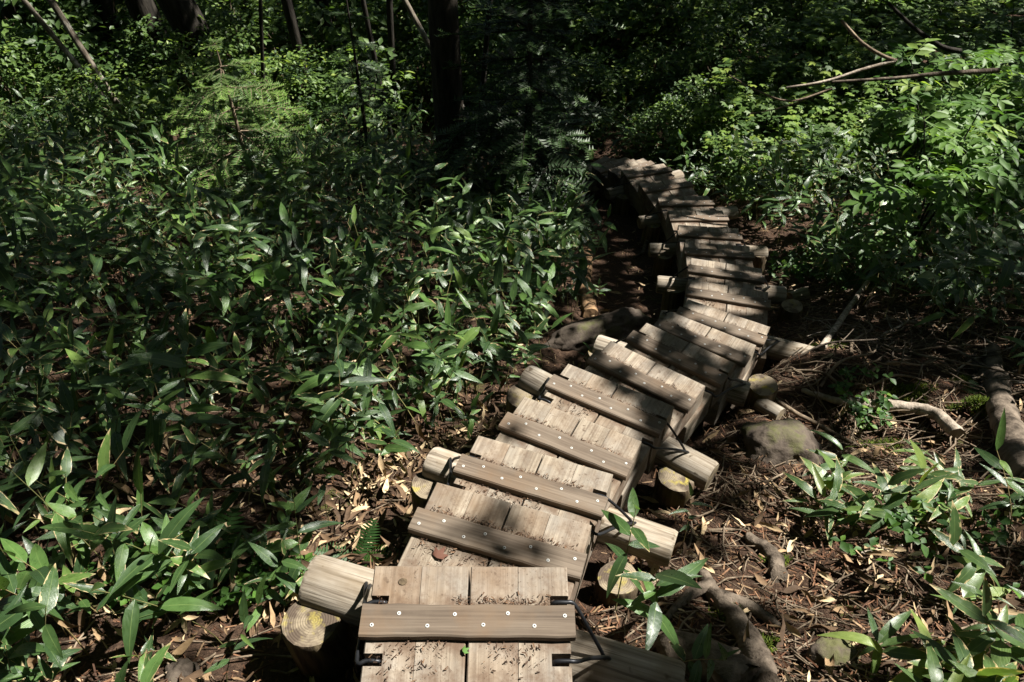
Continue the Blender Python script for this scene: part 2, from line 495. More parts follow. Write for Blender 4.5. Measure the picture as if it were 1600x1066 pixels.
M_FIR_SHADED = mat_leaf('shaded_fir_needle', (.011, .027, .010), (.045, .085, .02), .5, .3, .15, veins=False)  # fir needles again, with deep shade put into a darker colour
M_FERN = mat_leaf('fern_leaf', (.020, .055, .012), (.055, .12, .022), .5, .3, .35, veins=False)
M_MOSS = mat_leaf('moss_leaf', (.035, .055, .008), (.11, .15, .02), .7, .15, .25, veins=False)
M_COVER = mat_leaf('low_leaf', (.02, .055, .012), (.075, .16, .025), .5, .3, .4, veins=False)
M_CANOPY = mat_leaf('canopy_leaf', (.03, .06, .018), (.08, .13, .03), .5, .3, .28, veins=False)
M_LITTER = mat_litter('dry_leaf', [(0, (.045, .028, .017)), (.35, (.12, .075, .042)), (.72, (.28, .19, .105)), (1, (.50, .39, .24))])
M_CRUMB = mat_litter('step_crumb', [(0, (.025, .015, .010)), (.6, (.07, .04, .024)), (1, (.14, .085, .05))])
M_NEEDLE = mat_litter('dry_needle', [(0, (.035, .018, .011)), (.5, (.11, .05, .026)), (.85, (.20, .11, .06)), (1, (.32, .23, .14))])

# ------------------------------------------------------------------ ground
def build_ground():
    def axis(lo, hi, c, fine, n):
        s = np.linspace(-1, 1, n)
        k = np.sign(s) * (fine * np.abs(s) + (1 - fine) * np.abs(s) ** 4)
        return np.where(s < 0, c + (c - lo) * k, c + (hi - c) * k)
    xs = axis(-40, 42, .7, .13, 330); ys = axis(-14, 60, 3.6, .14, 360)
    X, Y = np.meshgrid(xs, ys)
    Z = ground_z(X, Y)
    V = np.stack([X, Y, Z], -1).reshape(-1, 3)
    nx, ny = len(xs), len(ys)
    i = np.arange(nx - 1)[None] + np.arange(ny - 1)[:, None] * nx
    F = np.stack([i, i + 1, i + nx + 1, i + nx], -1).reshape(-1, 4)
    o = mesh_obj('forest_floor', np_mesh(V, F, [M_SOIL]))
    tag(o, 'brown forest soil under the stairs and plants', kind='structure')
build_ground()

# ------------------------------------------------------------------ stairs
def box_prism(outline, z0, z1, bev=0.004):
    """extrude an xy outline between z0 and z1 with a small chamfer at the top"""
    n = len(outline); o = np.array(outline, float); c = o.mean(0)
    sgn = np.sign(o - c)
    top = o - sgn * bev
    V = [(*p, z0) for p in o] + [(*p, z1 - bev) for p in o] + [(*p, z1) for p in top]
    F = []
    for i in range(n):
        j = (i + 1) % n
        F += [(i, j, n + j, n + i), (n + i, n + j, 2 * n + j, 2 * n + i)]
    F.append(tuple(range(2 * n, 3 * n))); F.append(tuple(range(n))[::-1])
    return V, F

STEP_LABEL = [
    'nearest plank step at the bottom edge, with a dark knot hole and white washers',
    'second plank step from the camera, carrying a reddish dead leaf in half shade',
    'brightest sunlit plank step, its notched edge tied beside a leaning bamboo sprig',
    'sunlit plank step half in shade, just beyond the brightest sunlit step',
    'plank step with notches above the cut post and log on the left',
    'spotted sunlit plank step just before the darkest near step',
    'dark shaded plank step, notched, between two sunlit steps by the grey log end',
    'pale lit plank step just beyond the dark notched step',
    'notched plank step where the stairs bend, its right half in bright sun',
    'plank step with a sunlit left half at the bend of the stairs',
    'grey notched plank step just beyond the bend, by the slanting cut post',
    'shaded grey plank step by the pale log end on the right',
    'shaded notched plank step tied to the paler of the left log ends',
    'shaded plank step in the middle of the straight far flight',
    'shaded notched plank step with an orange dead leaf below it',
    'far plank step with sun flecks at its right end before the turn',
    'far notched plank step at the turn beside a pale stone',
    'dim far plank step seen edge on, just past the pale stone',
    'dim far notched plank step, last but one before the dark bush',
    'farthest plank step, half hidden behind dark leaves']
step_info = []
screw_me = None
def make_screw_mesh():
    mb = MB(); n = 10
    prof = [(.0048, 0, 0), (.0048, .0008, 0), (.0040, .0013, 0), (.0021, .0011, 0)]
    V = []
    for r_, z_, _ in prof:
        for j in range(n):
            a = 2 * math.pi * j / n; V.append((r_ * math.cos(a), r_ * math.sin(a), z_))
    F = [(i * n + j, i * n + (j + 1) % n, (i + 1) * n + (j + 1) % n, (i + 1) * n + j) for i in range(3) for j in range(n)]
    mb.add(V, F, 0)
    Vh = [(.0021 * math.cos(2 * math.pi * j / n), .0021 * math.sin(2 * math.pi * j / n), .0009) for j in range(n)]
    mb.add(Vh, [tuple(range(n))], 1)
    return mb.build([M_WASHER, M_HOLE])
screw_me = make_screw_mesh()

def build_steps():
    for k, (x, y, z, yaw, tilt) in enumerate(STEPS):
        rot = Matrix.Rotation(-R(yaw), 4, 'Z') @ Matrix.Rotation(R(tilt), 4, 'X')
        M = Matrix.Translation((x, y, z)) @ rot
        step_info.append(M)
    for k, (x, y, z, yaw, tilt) in enumerate(STEPS):
        M = step_info[k]
        run = 0.62 if k == 0 else math.hypot(x - STEPS[k - 1][0], y - STEPS[k - 1][1])
        L = run + (.10 if k == 0 else .15)
        if k + 1 < len(STEPS):
            T = 1.0                                   # thickness: down to just above the next step's top
            Mi = step_info[k + 1].inverted()
            for lx in (-.24, 0, .24):
                for ly in (0, -.15):
                    p = Mi @ (M @ Vector((lx, ly, 0)))
                    T = min(T, p.z)
            T = max(.09, T - .004)
        else:
            T = .15
        root = empty('plank_step', (x, y, z), M.to_euler())
        tag(root, STEP_LABEL[k], 'step', 'plank steps of the stairs')
        notch = (k % 2 == 0)
        xs = [-.24, -.121, -.002, .118, .24]
        gaps = [.0004, .0028, .0004]
        for i in range(4):
            a = xs[i] + (gaps[i - 1] if i else 0); b = xs[i + 1] - (gaps[i] if i < 3 else 0)
            dy = random.uniform(-.0025, .0025); dz = random.uniform(-.0015, .001)
            if i % 2: dy, dz = dy0 + random.uniform(-.001, .001), dz0 + random.uniform(-.001, .001)
            dy0, dz0 = dy, dz
            cx = (a + b) / 2; h = (b - a) / 2; inner = 1 if i % 2 == 0 else -1
            out = [(-h, -L), (h, -L), (h, dy), (-h, dy)]
            if notch and i in (0, 3):
                s = -1 if i == 0 else 1
                pts = [(s * h, -.245), (s * (h - .045), -.245), (s * (h - .045), -.216), (s * h, -.216),
                       (s * h, -.106), (s * (h - .045), -.106), (s * (h - .045), -.078), (s * h, -.078)]
                if s > 0: out = [(-h, -L), (h, -L)] + pts + [(h, dy), (-h, dy)]
                else: out = [(-h, -L), (h, -L), (h, dy), (-h, dy)] + pts[::-1]
            n = len(out)
            # chamfered prism; notch walls get no chamfer
            o2 = []
            for (px_, py_) in out:
                qx = px_ - math.copysign(.0004 if px_ * inner > 0 else .0028, px_) if abs(abs(px_) - h) < 1e-6 else px_
                qy = py_ - .004 if abs(py_ - dy) < 1e-6 else (py_ + .004 if abs(py_ + L) < 1e-6 else py_)
                o2.append((qx, qy))
            V = [(*p, -T) for p in out] + [(*p, -.003) for p in out] + [(*p, 0) for p in o2]
            F = []
            for q in range(n):
                j = (q + 1) % n
                F += [(q, j, n + j, n + q), (n + q, n + j, 2 * n + j, 2 * n + q)]
            F.append(tuple(range(2 * n, 3 * n))); F.append(tuple(range(n))[::-1])
            mb = MB(); mb.add(V, F, 0, False)
            o = mesh_obj('plank', mb.build([M_PLANK]), root)
            o.location = (cx, 0, dz)
        # batten across the step
        mb = MB(); bw, b0, b1, bh = .252, -.186, -.108, .023
        nseg = 12; V = []; F = []
        for i in range(nseg + 1):
            xx = -bw + 2 * bw * i / nseg
            j1, j2 = random.uniform(-.0015, .0015), random.uniform(-.002, .002)
            V += [(xx, b0 + j1 - .001, 0.0005), (xx, b0 + j1, bh - .004), (xx, b0 + j1 + .004, bh), (xx, b1 + j2 - .004, bh), (xx, b1 + j2, bh - .004), (xx, b1 + j2, 0.0005)]
            if i:
                q = (i - 1) * 6
                F += [(q + a, q + a + 6, q + (a + 1) % 6 + 6, q + (a + 1) % 6) for a in range(6)]
        F = [f[::-1] for f in F]
        F += [(0, 1, 2, 3, 4, 5)[::-1], tuple(nseg * 6 + a for a in range(6))]
        mb.add(V, F, 0, False)
        bt = mesh_obj('batten', mb.build([M_BATTEN]), root)
        bt.rotation_euler = (0, 0, R(random.uniform(-.6, .6)))
        ns = 8
        for i in range(ns):
            xx = -.225 + .45 * i / (ns - 1) + random.uniform(-.006, .006)
            yy = -.160 if i % 2 == 0 else -.134
            s = mesh_obj('screw', screw_me, bt)
            s.location = (xx, yy + random.uniform(-.003, .003), bh + .0002)
build_steps()
# knot hole on the first step, a part of that step
mb = MB(); mb.add([(.011 * math.cos(a) , .009 * math.sin(a), 0) for a in np.linspace(0, 2 * math.pi, 12, endpoint=False)], [tuple(range(12))], 0)
first = [o for o in bpy.data.objects if o.name == 'plank_step'][0]
kh = mesh_obj('knot_hole', mb.build([M_POST]), first); kh.location = (-.165, -.043, .0016)

def lathe_log(length, r, flare=0.0, n=20, rings=9, endmat=1):
    """log along local Z from 0 to length, uneven, end grain caps with rounded rims"""
    ph = random.uniform(0, 50)
    V = []; F = []
    zs = [0] + list(np.linspace(.012, length - .012, rings)) + [length]
    for i, zz in enumerate(zs):
        rr = r * (1 + flare * (1 - zz / length))
        if i in (0, len(zs) - 1): rr *= .93
        for j in range(n):
            a = 2 * math.pi * j / n
            q = rr * (1 + .045 * math.sin(a * 2 + ph) + .03 * math.sin(a * 3 + ph * 1.7 + zz * 3) + .012 * math.sin(a * 7 + ph))
            V.append((q * math.cos(a), q * math.sin(a), zz))
    m = len(zs)
    for i in range(m - 1):
        for j in range(n):
            F.append((i * n + j, i * n + (j + 1) % n, (i + 1) * n + (j + 1) % n, (i + 1) * n + j))
    mb = MB(); mb.add(V, F, 0, True)
    for e in (0, m - 1):
        mb.add([V[e * n + j] for j in range(n)] , [tuple(range(n))[::(1 if e else -1)]], 1, False)
    return mb

def add_log(name, A, B, r, label, cat, group, mats):
    A, B = Vector(A), Vector(B)
    d = B - A
    me = lathe_log(d.length, r).build(mats)
    o = mesh_obj(name, me)
    o.location = A; o.rotation_euler = d.to_track_quat('Z', 'Y').to_euler()
    tag(o, label, cat, group)
    return o

# cross logs: step index, left end pixel, right end pixel, diameter
CROSS = [(0, (486, 907), (1062, 1084), .146, 'thick pale log jutting out left of the nearest step, behind the yellow cut post', ),
         (2, (672, 724), (1052, 858), .135, 'sunlit log under the brightest step, jutting out above the dark cut post'),
         (4, (822, 590), (1112, 746), .135, 'weathered log under the stairs, its grey cut end by the mossy boulder'),
         (6, (931, 541), (1168, 617), .125, 'grey log poking out between the long boulder and the dark notched step'),
         (8, (1030, 500), (1286, 564), .125, 'pale log stub beside the stained cut post on the right'),
         (10, (1026, 444), (1226, 462), .125, 'log beside the slanting cut post left of the bend'),
         (12, (1014, 391), (1197, 396), .125, 'pale log end sticking out on both sides of the far flight'),
         (14, (998, 348), (1150, 332), .125, 'log under the far flight with a broken stick leaning on it'),
         (16, (948, 304), (1064, 274), .125, 'far log end by a sprig of bamboo in deep shade'),
         (18, (912, 293), (1000, 268), .12, 'farthest log end, pale in the dark under the last steps')]
log_axis = {}
for k, lp, rp, dia, lab in CROSS:
    z0 = STEPS[k][2]
    zc = z0 - .165 - dia / 2 * .6 if k else z0 - .165 - dia / 2
    A, B = at_z(*lp, zc), at_z(*rp, zc - .01)
    log_axis[k] = (A, B, dia)
    add_log('cross_log', A, B, dia / 2, lab, 'log', 'logs that carry the stairs', [M_LOG, M_END])

# cut posts driven in beside the cross logs
POSTS = [(0, (487, 968), 95, 'yellow stained cut post in front of the thickest log at bottom left'),
         (2, (672, 757), 62, 'dark cut post behind a bamboo leaf, by the sunlit log'),
         (2, (966, 902), 66, 'shaded cut post under the log behind the bamboo sprig'),
         (4, (815, 618), 52, 'purplish cut post left of the steps below the log with a bent iron tie'),
         (4, (1057, 746), 58, 'dark mossy cut post beneath the grey log end on the right'),
         (6, (936, 551), 36, 'small mossy cut post half hidden behind a sunlit step'),
         (6, (1192, 601), 49, 'bright sunlit cut post right of the stairs, mossy rimmed'),
         (8, (1258, 578), 46, 'stained cut post with a pale centre beside the pale log stub'),
         (10, (1053, 450), 34, 'slanting cut post with a mossy pale side left of the bend'),
         (10, (1238, 478), 36, 'dark cut post in the rubble right of the bend'),
         (12, (1039, 396), 30, 'dark cut post left of the far flight under the pale log'),
         (12, (1187, 396), 24, 'dark cut post right of the far flight under the pale log'),
         (14, (1020, 350), 25, 'grey cut post under the log with the leaning stick'),
         (16, (974, 304), 26, 'far grey cut post just right of the bamboo sprig'),
         (18, (930, 292), 22, 'farthest cut post, dim beneath the last steps')]
for i, (k, pp, dpx, lab) in enumerate(POSTS):
    A, B, dia = log_axis[k]
    zt = (A[2] + .005)
    if pp == (1192, 601): zt = A[2] - .06
    if k == 8: zt = A[2] - .03
    P = at_z(*pp, zt)
    r = dpx / FPX * project(P)[2] / 2
    gz = float(ground_z(P[0], P[1])) - .12
    tiltx, tilty = random.uniform(-.05, .05), random.uniform(-.05, .05)
    if k == 10 and pp[0] < 1100: tiltx, tilty = .16, .10
    Lp = max(.3, zt - gz)
    me = lathe_log(Lp, r, .06).build([M_POST, M_END])
    for p in me.vertices: p.co.z -= Lp
    o = mesh_obj('log_post', me)
    o.location = P; o.rotation_euler = (tiltx, tilty, random.uniform(0, 6))
    tag(o, lab, 'post', 'cut posts beside the stairs')

# iron ties
def smooth_pts(pts, n=6):
    pts = [np.array(p, float) for p in pts]; out = []
    for i in range(len(pts) - 1):
        p0, p1, p2, p3 = pts[max(i - 1, 0)], pts[i], pts[i + 1], pts[min(i + 2, len(pts) - 1)]
        for s in range(n):
            t = s / n
            out.append(.5 * (2 * p1 + (p2 - p0) * t + (2 * p0 - 5 * p1 + 4 * p2 - p3) * t * t + (3 * p1 - p0 - 3 * p2 + p3) * t ** 3))
    out.append(pts[-1]); return out
SIDE = {-1: 'left', 1: 'right'}
WHERE = ['nearest step', 'brightest sunlit step', 'step above the purplish cut post', 'dark notched step', 'notched step at the bend',
         'grey step just beyond the bend', 'step with the paler log ends', 'step above the broken stick', 'step beside the pale stone', 'last notched step']
for n_, (k, *_r) in enumerate(CROSS):
    A, B, dia = log_axis[k]
    M = step_info[k]
    for s in (-1, 1):
        end = Vector(A if s < 0 else B); other = Vector(B if s < 0 else A)
        e = M @ Vector((s * .24, -.16, -.03))
        ax = (end - other).normalized()
        # anchor on the log's upper side a hand's breadth out from the step edge
        tpar = (e - other).dot(ax)
        tl = (end - other).length
        tpar = min(tpar + .09, tl - .03) if tpar < tl - .02 else tl - .02
        An = other + ax * tpar + Vector((0, 0, dia / 2 + .004))
        p1 = M @ Vector((s * .203, -.092, -.010)); p2 = M @ Vector((s * .232, -.092, -.006)); p3 = M @ Vector((s * .256, -.094, -.016))
        q1 = M @ Vector((s * .203, -.231, -.010)); q2 = M @ Vector((s * .232, -.231, -.006)); q3 = M @ Vector((s * .256, -.228, -.016))
        pts1 = smooth_pts([p1 - Vector((0, 0, .02)), p1, p2, p3, (p3 + An) / 2 + Vector((0, 0, .004)), An, An - Vector((0, 0, .03))], 4)
        pts2 = smooth_pts([q1 - Vector((0, 0, .02)), q1, q2, q3, (q3 + An) / 2 + Vector((0, 0, .003)), An + ax * .012, An + ax * .012 - Vector((0, 0, .03))], 4)
        mb = MB(); mb.tube(pts1, .0052, 6); mb.tube(pts2, .0052, 6)
        o = mesh_obj('iron_tie', mb.build([M_IRON]))
        tag(o, f'bent iron tie from the {WHERE[n_]} to its log, {SIDE[s]} side', 'iron tie', 'iron ties of the stairs')

# ------------------------------------------------------------------ stones, roots, fallen wood
def icosphere(sub=3):
    t = (1 + 5 ** .5) / 2
    V = [(-1, t, 0), (1, t, 0), (-1, -t, 0), (1, -t, 0), (0, -1, t), (0, 1, t), (0, -1, -t), (0, 1, -t), (t, 0, -1), (t, 0, 1), (-t, 0, -1), (-t, 0, 1)]
    F = [(0, 11, 5), (0, 5, 1), (0, 1, 7), (0, 7, 10), (0, 10, 11), (1, 5, 9), (5, 11, 4), (11, 10, 2), (10, 7, 6), (7, 1, 8), (3, 9, 4), (3, 4, 2), (3, 2, 6), (3, 6, 8), (3, 8, 9), (4, 9, 5), (2, 4, 11), (6, 2, 10), (8, 6, 7), (9, 8, 1)]
    V = [np.array(v) / np.linalg.norm(v) for v in V]
    for _ in range(sub):
        mid = {}; G = []
        def m(a, b):
            key = (min(a, b), max(a, b))
            if key not in mid:
                p = V[a] + V[b]; V.append(p / np.linalg.norm(p)); mid[key] = len(V) - 1
            return mid[key]
        for a, b, c in F:
            x, y, z = m(a, b), m(b, c), m(c, a); G += [(a, x, z), (b, y, x), (c, z, y), (x, y, z)]
        F = G
    return np.array(V), np.array(F)
ICO = icosphere(4)
def boulder(name, loc, size, rotz, label, cat, mat, amp=.16, seed=0, tilt=(0, 0)):
    V, F = ICO
    d = 1 + amp * fbm(V[:, 0] * 1.3 + seed * 9, V[:, 1] * 1.3, V[:, 2] * 1.3, seed, 4)
    o = mesh_obj(name, np_mesh(V * d[:, None] * np.array(size), F, [mat]))
    o.location = loc; o.rotation_euler = (tilt[0], tilt[1], rotz)
    tag(o, label, cat)
    return o
def gpt(px, py, dz=0.0):
    q = on_ground(px, py); return np.array([q[0], q[1], float(ground_z(q[0], q[1])) + dz])
a = gpt(935, 532); boulder('boulder', a + np.array([-.02, .02, .02]), (.40, .15, .17), R(24), 'long low dark boulder left of the stairs, above the grey log', 'boulder', M_STONE, .26, 1)
a = gpt(1228, 712); boulder('boulder', a + np.array([0, .03, -.03]), (.19, .15, .13), R(-8), 'rounded mossy boulder on the soil right of the stairs', 'boulder', M_STONE, .24, 5)
a = gpt(1062, 272); boulder('stone', a + np.array([.05, 0, .05]), (.10, .09, .10), .4, 'pale broken stone beside the far turn of the stairs', 'stone', M_STONE_PALE, .3, 8)
for (u_, v_), (u2, v2), r_, lab_ in [((1196, 548), (1232, 556), .035, 'flat pale cut piece of wood in the soil before the log stub'), ((1232, 470), (1258, 462), .05, 'dark cut log piece in the rubble beside the bend')]:
    add_log('log_stub', gpt(u_, v_, .02), gpt(u2, v2, .02), r_, lab_, 'log', None, [M_LOG, M_END])
for px, py, s, sd_, lab in [(1300, 1030, .07, 3, 'dark stone in the soil near the bottom right'), (1576, 640, .05, 4, 'pale stone beyond the trunk at the right edge'),
                            (1560, 655, .045, 6, 'small grey stone right of the mossy trunk'), (285, 1055, .05, 9, 'brown stone among bamboo at the bottom edge')]:
    a = gpt(px, py); boulder('stone', a, (s, s * .8, s * .6), sd_, lab, 'stone', M_STONE if s >= .05 and px != 1576 else M_STONE_PALE, .25, sd_)

def ground_tube(name, pix, rad, label, cat, mat, sink=.3, n=9, group=None, lift=None, wob=.08, branches=()):
    """a root or stick lying on the ground through pixels"""
    pts = []
    for i, (px, py) in enumerate(pix):
        q = gpt(px, py); r_ = rad[i] if not np.isscalar(rad) else rad
        q[2] += r_ * (1 - sink) + (lift[i] if lift else 0); pts.append(q)
    rr = rad if not np.isscalar(rad) else [rad] * len(pix)
    sp = smooth_pts(pts, 6)
    sp = [p + np.array([random.gauss(0, .12), random.gauss(0, .12), random.gauss(0, .12)]) * np.mean(rad) for p in sp]
    rs = np.interp(np.linspace(0, 1, len(sp)), np.linspace(0, 1, len(rr)), rr)
    mb = MB(); mb.tube(sp, list(rs * (1 + .05 * vnoise(np.arange(len(sp)) * .35, len(sp) * 1.7, 0, 3))), n, wob=wob)
    for bp, br in branches:
        bpts = [gpt(*p) for p in bp]
        for i, b_ in enumerate(bpts): b_[2] += br[i] * .5 + .01
        s2 = smooth_pts(bpts, 5); mb.tube(s2, list(np.interp(np.linspace(0, 1, len(s2)), np.linspace(0, 1, len(br)), br)), 6, wob=wob)
    o = mesh_obj(name, mb.build([mat])); tag(o, label, cat, group)
    return o
ground_tube('fallen_log', [(913, 355), (916, 400), (914, 450), (922, 497)], [.05, .055, .055, .06], 'rotting orange fallen log left of the far stairs', 'log', M_ORANGE, .7, 12, wob=.02)
ground_tube('fallen_tree', [(1545, 556), (1552, 610), (1560, 660), (1590, 740), (1640, 800)], [.045, .055, .06, .065, .07], 'grey forked fallen trunk at the right edge beside moss', 'trunk', M_BARK_ROOT, .1, 12,
            branches=[([(1562, 650), (1540, 600), (1515, 565)], [.045, .04, .03])])
ground_tube('root', [(1250, 615), (1310, 635), (1390, 645), (1450, 655), (1490, 690)], [.012, .02, .03, .032, .035], 'bleached driftwood-like root stretching over the hollow', 'root', M_DRIFT, -.6, 10)
ground_tube('root', [(1095, 900), (1130, 950), (1165, 1000), (1195, 1075)], [.022, .032, .038, .042], 'thick root running down to the bottom edge past a moss patch', 'root', M_BARK_ROOT, .55, 11, branches=[([(1130, 945), (1170, 955), (1215, 985)], [.03, .022, .012]), ([(1110, 920), (1075, 935), (1040, 970)], [.026, .02, .01])])
ground_tube('root', [(1040, 1025), (1100, 1045), (1160, 1075)], [.05, .07, .07], 'broad root bulging from the soil at the bottom right of the steps', 'root', M_BARK_ROOT, .75, 11, branches=[([(1100, 1043), (1140, 1030), (1190, 1040)], [.035, .025, .012])])
ground_tube('root', [(1165, 845), (1200, 870), (1215, 905)], [.02, .03, .03], 'mossy root stub in the lit soil right of the steps', 'root', M_BARK_ROOT, .4, 9)
ground_tube('fallen_branch', [(1283, 548), (1318, 500), (1352, 455), (1388, 415)], [.022, .018, .015, .009], 'leaning bare branch propped in the rubble right of the stairs', 'branch', M_DRIFT, 0, 8, lift=[0, .06, .12, .2])
ground_tube('fallen_branch', [(1150, 590), (1210, 630), (1270, 665), (1340, 700)], [.009, .012, .012, .009], 'long thin dark stick lying from the cut post to the boulder', 'branch', M_TWIG, -.6, 7)
ground_tube('fallen_branch', [(1095, 655), (1118, 643), (1142, 638)], [.022, .024, .022], 'short brown piece of branch beside the steps', 'branch', M_BARK_ROOT, 0, 9)
ground_tube('fallen_branch', [(1030, 730), (1036, 755), (1042, 778)], [.007, .006, .005], 'short upright stick by the dark mossy post', 'branch', M_DRIFT, 0, 6)
ground_tube('fallen_branch', [(1290, 575), (1340, 610), (1400, 590), (1450, 600)], [.006, .008, .008, .005], 'thin twig lying across the dark hollow', 'branch', M_TWIG, -.5, 6)
ground_tube('fallen_branch', [(1380, 500), (1450, 510), (1510, 520), (1560, 545)], [.006, .010, .008, .005], 'grey twig on the shaded rubble near the fallen trunk', 'branch', M_DRIFT, -.5, 6)
ground_tube('fallen_branch', [(1070, 800), (1100, 830), (1160, 830), (1180, 850)], [.006, .009, .008, .005], 'curved brown twig on the soil right of the bright step', 'branch', M_TWIG, 0, 6)
ground_tube('fallen_branch', [(1330, 870), (1390, 858), (1430, 850)], [.006, .007, .005], 'thin grey twig under the bamboo at right', 'branch', M_DRIFT, -.5, 6)
ground_tube('fallen_branch', [(1002, 400), (1016, 372), (1032, 345)], [.016, .02, .016], 'broken stick leaning on the log left of the far flight', 'branch', M_BARK_ROOT, 0, 7, lift=[0, .05, .1])
ground_tube('fallen_branch', [(990, 405), (1003, 398), (1018, 392)], [.010, .012, .010], 'small stick on the dark soil beside the pale log', 'branch', M_BARK_ROOT, 0, 6)
for i in range(24):
    px, py = random.uniform(1230, 1590), random.uniform(440, 650)
    a = gpt(px, py); an = random.gauss(.2, .7); L_ = random.uniform(.35, .9)
    def gp(f, off=0.0, up=0.0):
        x = a[0] + math.cos(an) * f * L_ - math.sin(an) * off; y = a[1] + math.sin(an) * f * L_ + math.cos(an) * off
        return np.array([x, y, float(ground_z(x, y)) + .015 + up])
    if gp(-.5)[0] - float(path_x(gp(-.5)[1])) < .45: continue
    pts = [gp(-.5, 0, 0), gp(-.2, .03, .03), gp(.15, -.02, random.uniform(.03, .10)), gp(.5, .05, random.uniform(.02, .12))]
    r0 = random.uniform(.006, .013)
    mb = MB(); sp = smooth_pts(pts, 5); mb.tube(sp, list(np.linspace(r0, r0 * .4, len(sp))), 6, wob=.08)
    for f in (-.1, .2, .35):
        sd_ = random.choice((-1, 1)); q = [gp(f, 0, .04), gp(f + .12, sd_ * L_ * .12, .07), gp(f + .22, sd_ * L_ * .22, random.uniform(.02, .14))]
        mb.tube(smooth_pts(q, 3), list(np.linspace(r0 * .5, r0 * .2, 7)), 4)
    o = mesh_obj('fallen_branch', mb.build([random.choice([M_DRIFT, M_TWIG, M_BARK_ROOT])]))
    tag(o, 'dead branch with side twigs in the tangle on the right bank', 'branch', 'dead branches tangled on the right bank')
add_log('log_stub', gpt(1183, 637, .03), gpt(1219, 655, .02), .045, 'short sunlit log stub lying under the bright cut post', 'log', None, [M_LOG, M_END])

# ------------------------------------------------------------------ leaf templates
def blade(length, width, nseg=6, droop=.3, fold=.18, twist=0.0, peak=.35, curl=0.0):
    """a pointed blade along +Y, 3 vertices across, quads"""
    t = np.linspace(0, 1, nseg + 1)
    w_ = np.sin(np.pi * np.clip(t, 0, 1) ** (math.log(.5) / math.log(peak))) ** .8
    w_[0] = .10; w_[-1] = .015
    V = []; U = []; W = []
    for i, tt in enumerate(t):
        yy = length * (tt - .12 * droop * tt ** 2); zz = -length * droop * tt ** 2
        tw = twist * tt
        for s in (-1, 0, 1):
            x0 = s * w_[i] * width / 2; z0 = fold * abs(x0) * (1 if s else 0) - curl * abs(s) * width * .3 * math.sin(tt * 9)
            V.append((x0 * math.cos(tw) - z0 * math.sin(tw), yy, zz + x0 * math.sin(tw) + z0 * math.cos(tw))); U.append(s); W.append(tt)
    F = []
    for i in range(nseg):
        a = i * 3
        F += [(a, a + 1, a + 4, a + 3), (a + 1, a + 2, a + 5, a + 4)]
    return np.array(V), np.array(F), np.array(U, float), np.array(W, float)
def small_leaf(length=1.0, width=.55, fold=.15):
    V = np.array([(0, 0, 0), (-width / 2, .42, fold * width), (0, .5, 0), (width / 2, .42, fold * width), (-width * .32, .75, fold * .5 * width), (0, 1, -.05), (width * .32, .75, fold * .5 * width)]) * length
    F = np.array([(0, 2, 1, 1), (0, 3, 2, 2), (1, 2, 5, 4), (2, 3, 6, 5)])
    F = np.array([(0, 2, 4, 1), (0, 3, 6, 2), (2, 5, 4, 4), (2, 6, 5, 5)])
    F = np.array([(0, 2, 1), (1, 2, 4), (2, 5, 4), (0, 3, 2), (3, 6, 2), (2, 6, 5)])
    return V, F, np.array([0, -1, 0, 1, -1, 0, 1.]), np.array([0, .42, .5, .42, .75, 1, .75])
def maple_template():
    tips = [(-100, .55), (-52, .85), (0, 1.0), (52, .85), (100, .55)]
    V = [(0, 0, 0)]; U = [0]; W = [0]
    ring = []
    for i, (a, r_) in enumerate(tips):
        if i:
            m = (a + tips[i - 1][0]) / 2; V.append((math.sin(R(m)) * .42, .18 + math.cos(R(m)) * .30, .02)); U.append(.5); W.append(.4); ring.append(len(V) - 1)
        V.append((math.sin(R(a)) * r_ * .75, .18 + math.cos(R(a)) * r_ * .8, -.06)); U.append(1); W.append(1); ring.append(len(V) - 1)
    F = [(0, ring[i + 1], ring[i]) for i in range(len(ring) - 1)]
    return np.array(V), np.array(F), np.array(U, float), np.array(W, float)

SASA_BLADES = [blade(1, 0.248, 6, .12, .2, .1), blade(1, 0.273, 6, .32, .2, -.25), blade(1, 0.229, 6, .55, .22, .35), blade(1, 0.302, 6, .22, .16, 0, .32), blade(1, 0.200, 6, .05, .35, .3, .3)]
SASA_LOW = [blade(1, 0.254, 4, .15, .2, .1), blade(1, 0.273, 4, .40, .2, -.25), blade(1, 0.229, 4, .6, .22, .35), blade(1, 0.302, 4, .25, .16, 0, .32)]

def sasa_design(height, nleaf, lean, leaf_len, seed):
    """stem polyline and leaf frames of one dwarf bamboo plant"""
    r_ = np.random.default_rng(seed)
    az0 = r_.uniform(0, 2 * math.pi)
    t = np.linspace(0, 1, 7)
    bend = lean * t ** 1.8 * height
    stem = np.stack([bend * math.cos(az0), bend * math.sin(az0), height * t * (1 - .12 * lean * t)], -1)
    leaves = []
    n = nleaf
    a = r_.uniform(0, 6.28)
    for i in range(n):
        f = .5 + .5 * (i / max(1, n - 1)) if n > 1 else 1
        p = np.array([np.interp(f, t, stem[:, c]) for c in range(3)])
        a += math.pi * .85 + r_.uniform(-.6, .6)
        pitch = r_.uniform(-.25, .55) if i < n - 1 else r_.uniform(.7, 1.35)
        if i >= n - 3 and i < n - 1: pitch += .3
        ln = leaf_len * r_.uniform(.5, 1.2) * (1.0 if i else .8)
        leaves.append((p, a, pitch, r_.uniform(-.5, .5), ln, int(r_.integers(0, 5)) if i < n - 1 else int(r_.choice([0, 3, 4]))))
    return stem, leaves
def frac_tube(stem, r0, r1, n=4):
    mb = MB(); mb.tube(list(stem), list(np.linspace(r0, r1, len(stem))), n, cap=False); return mb

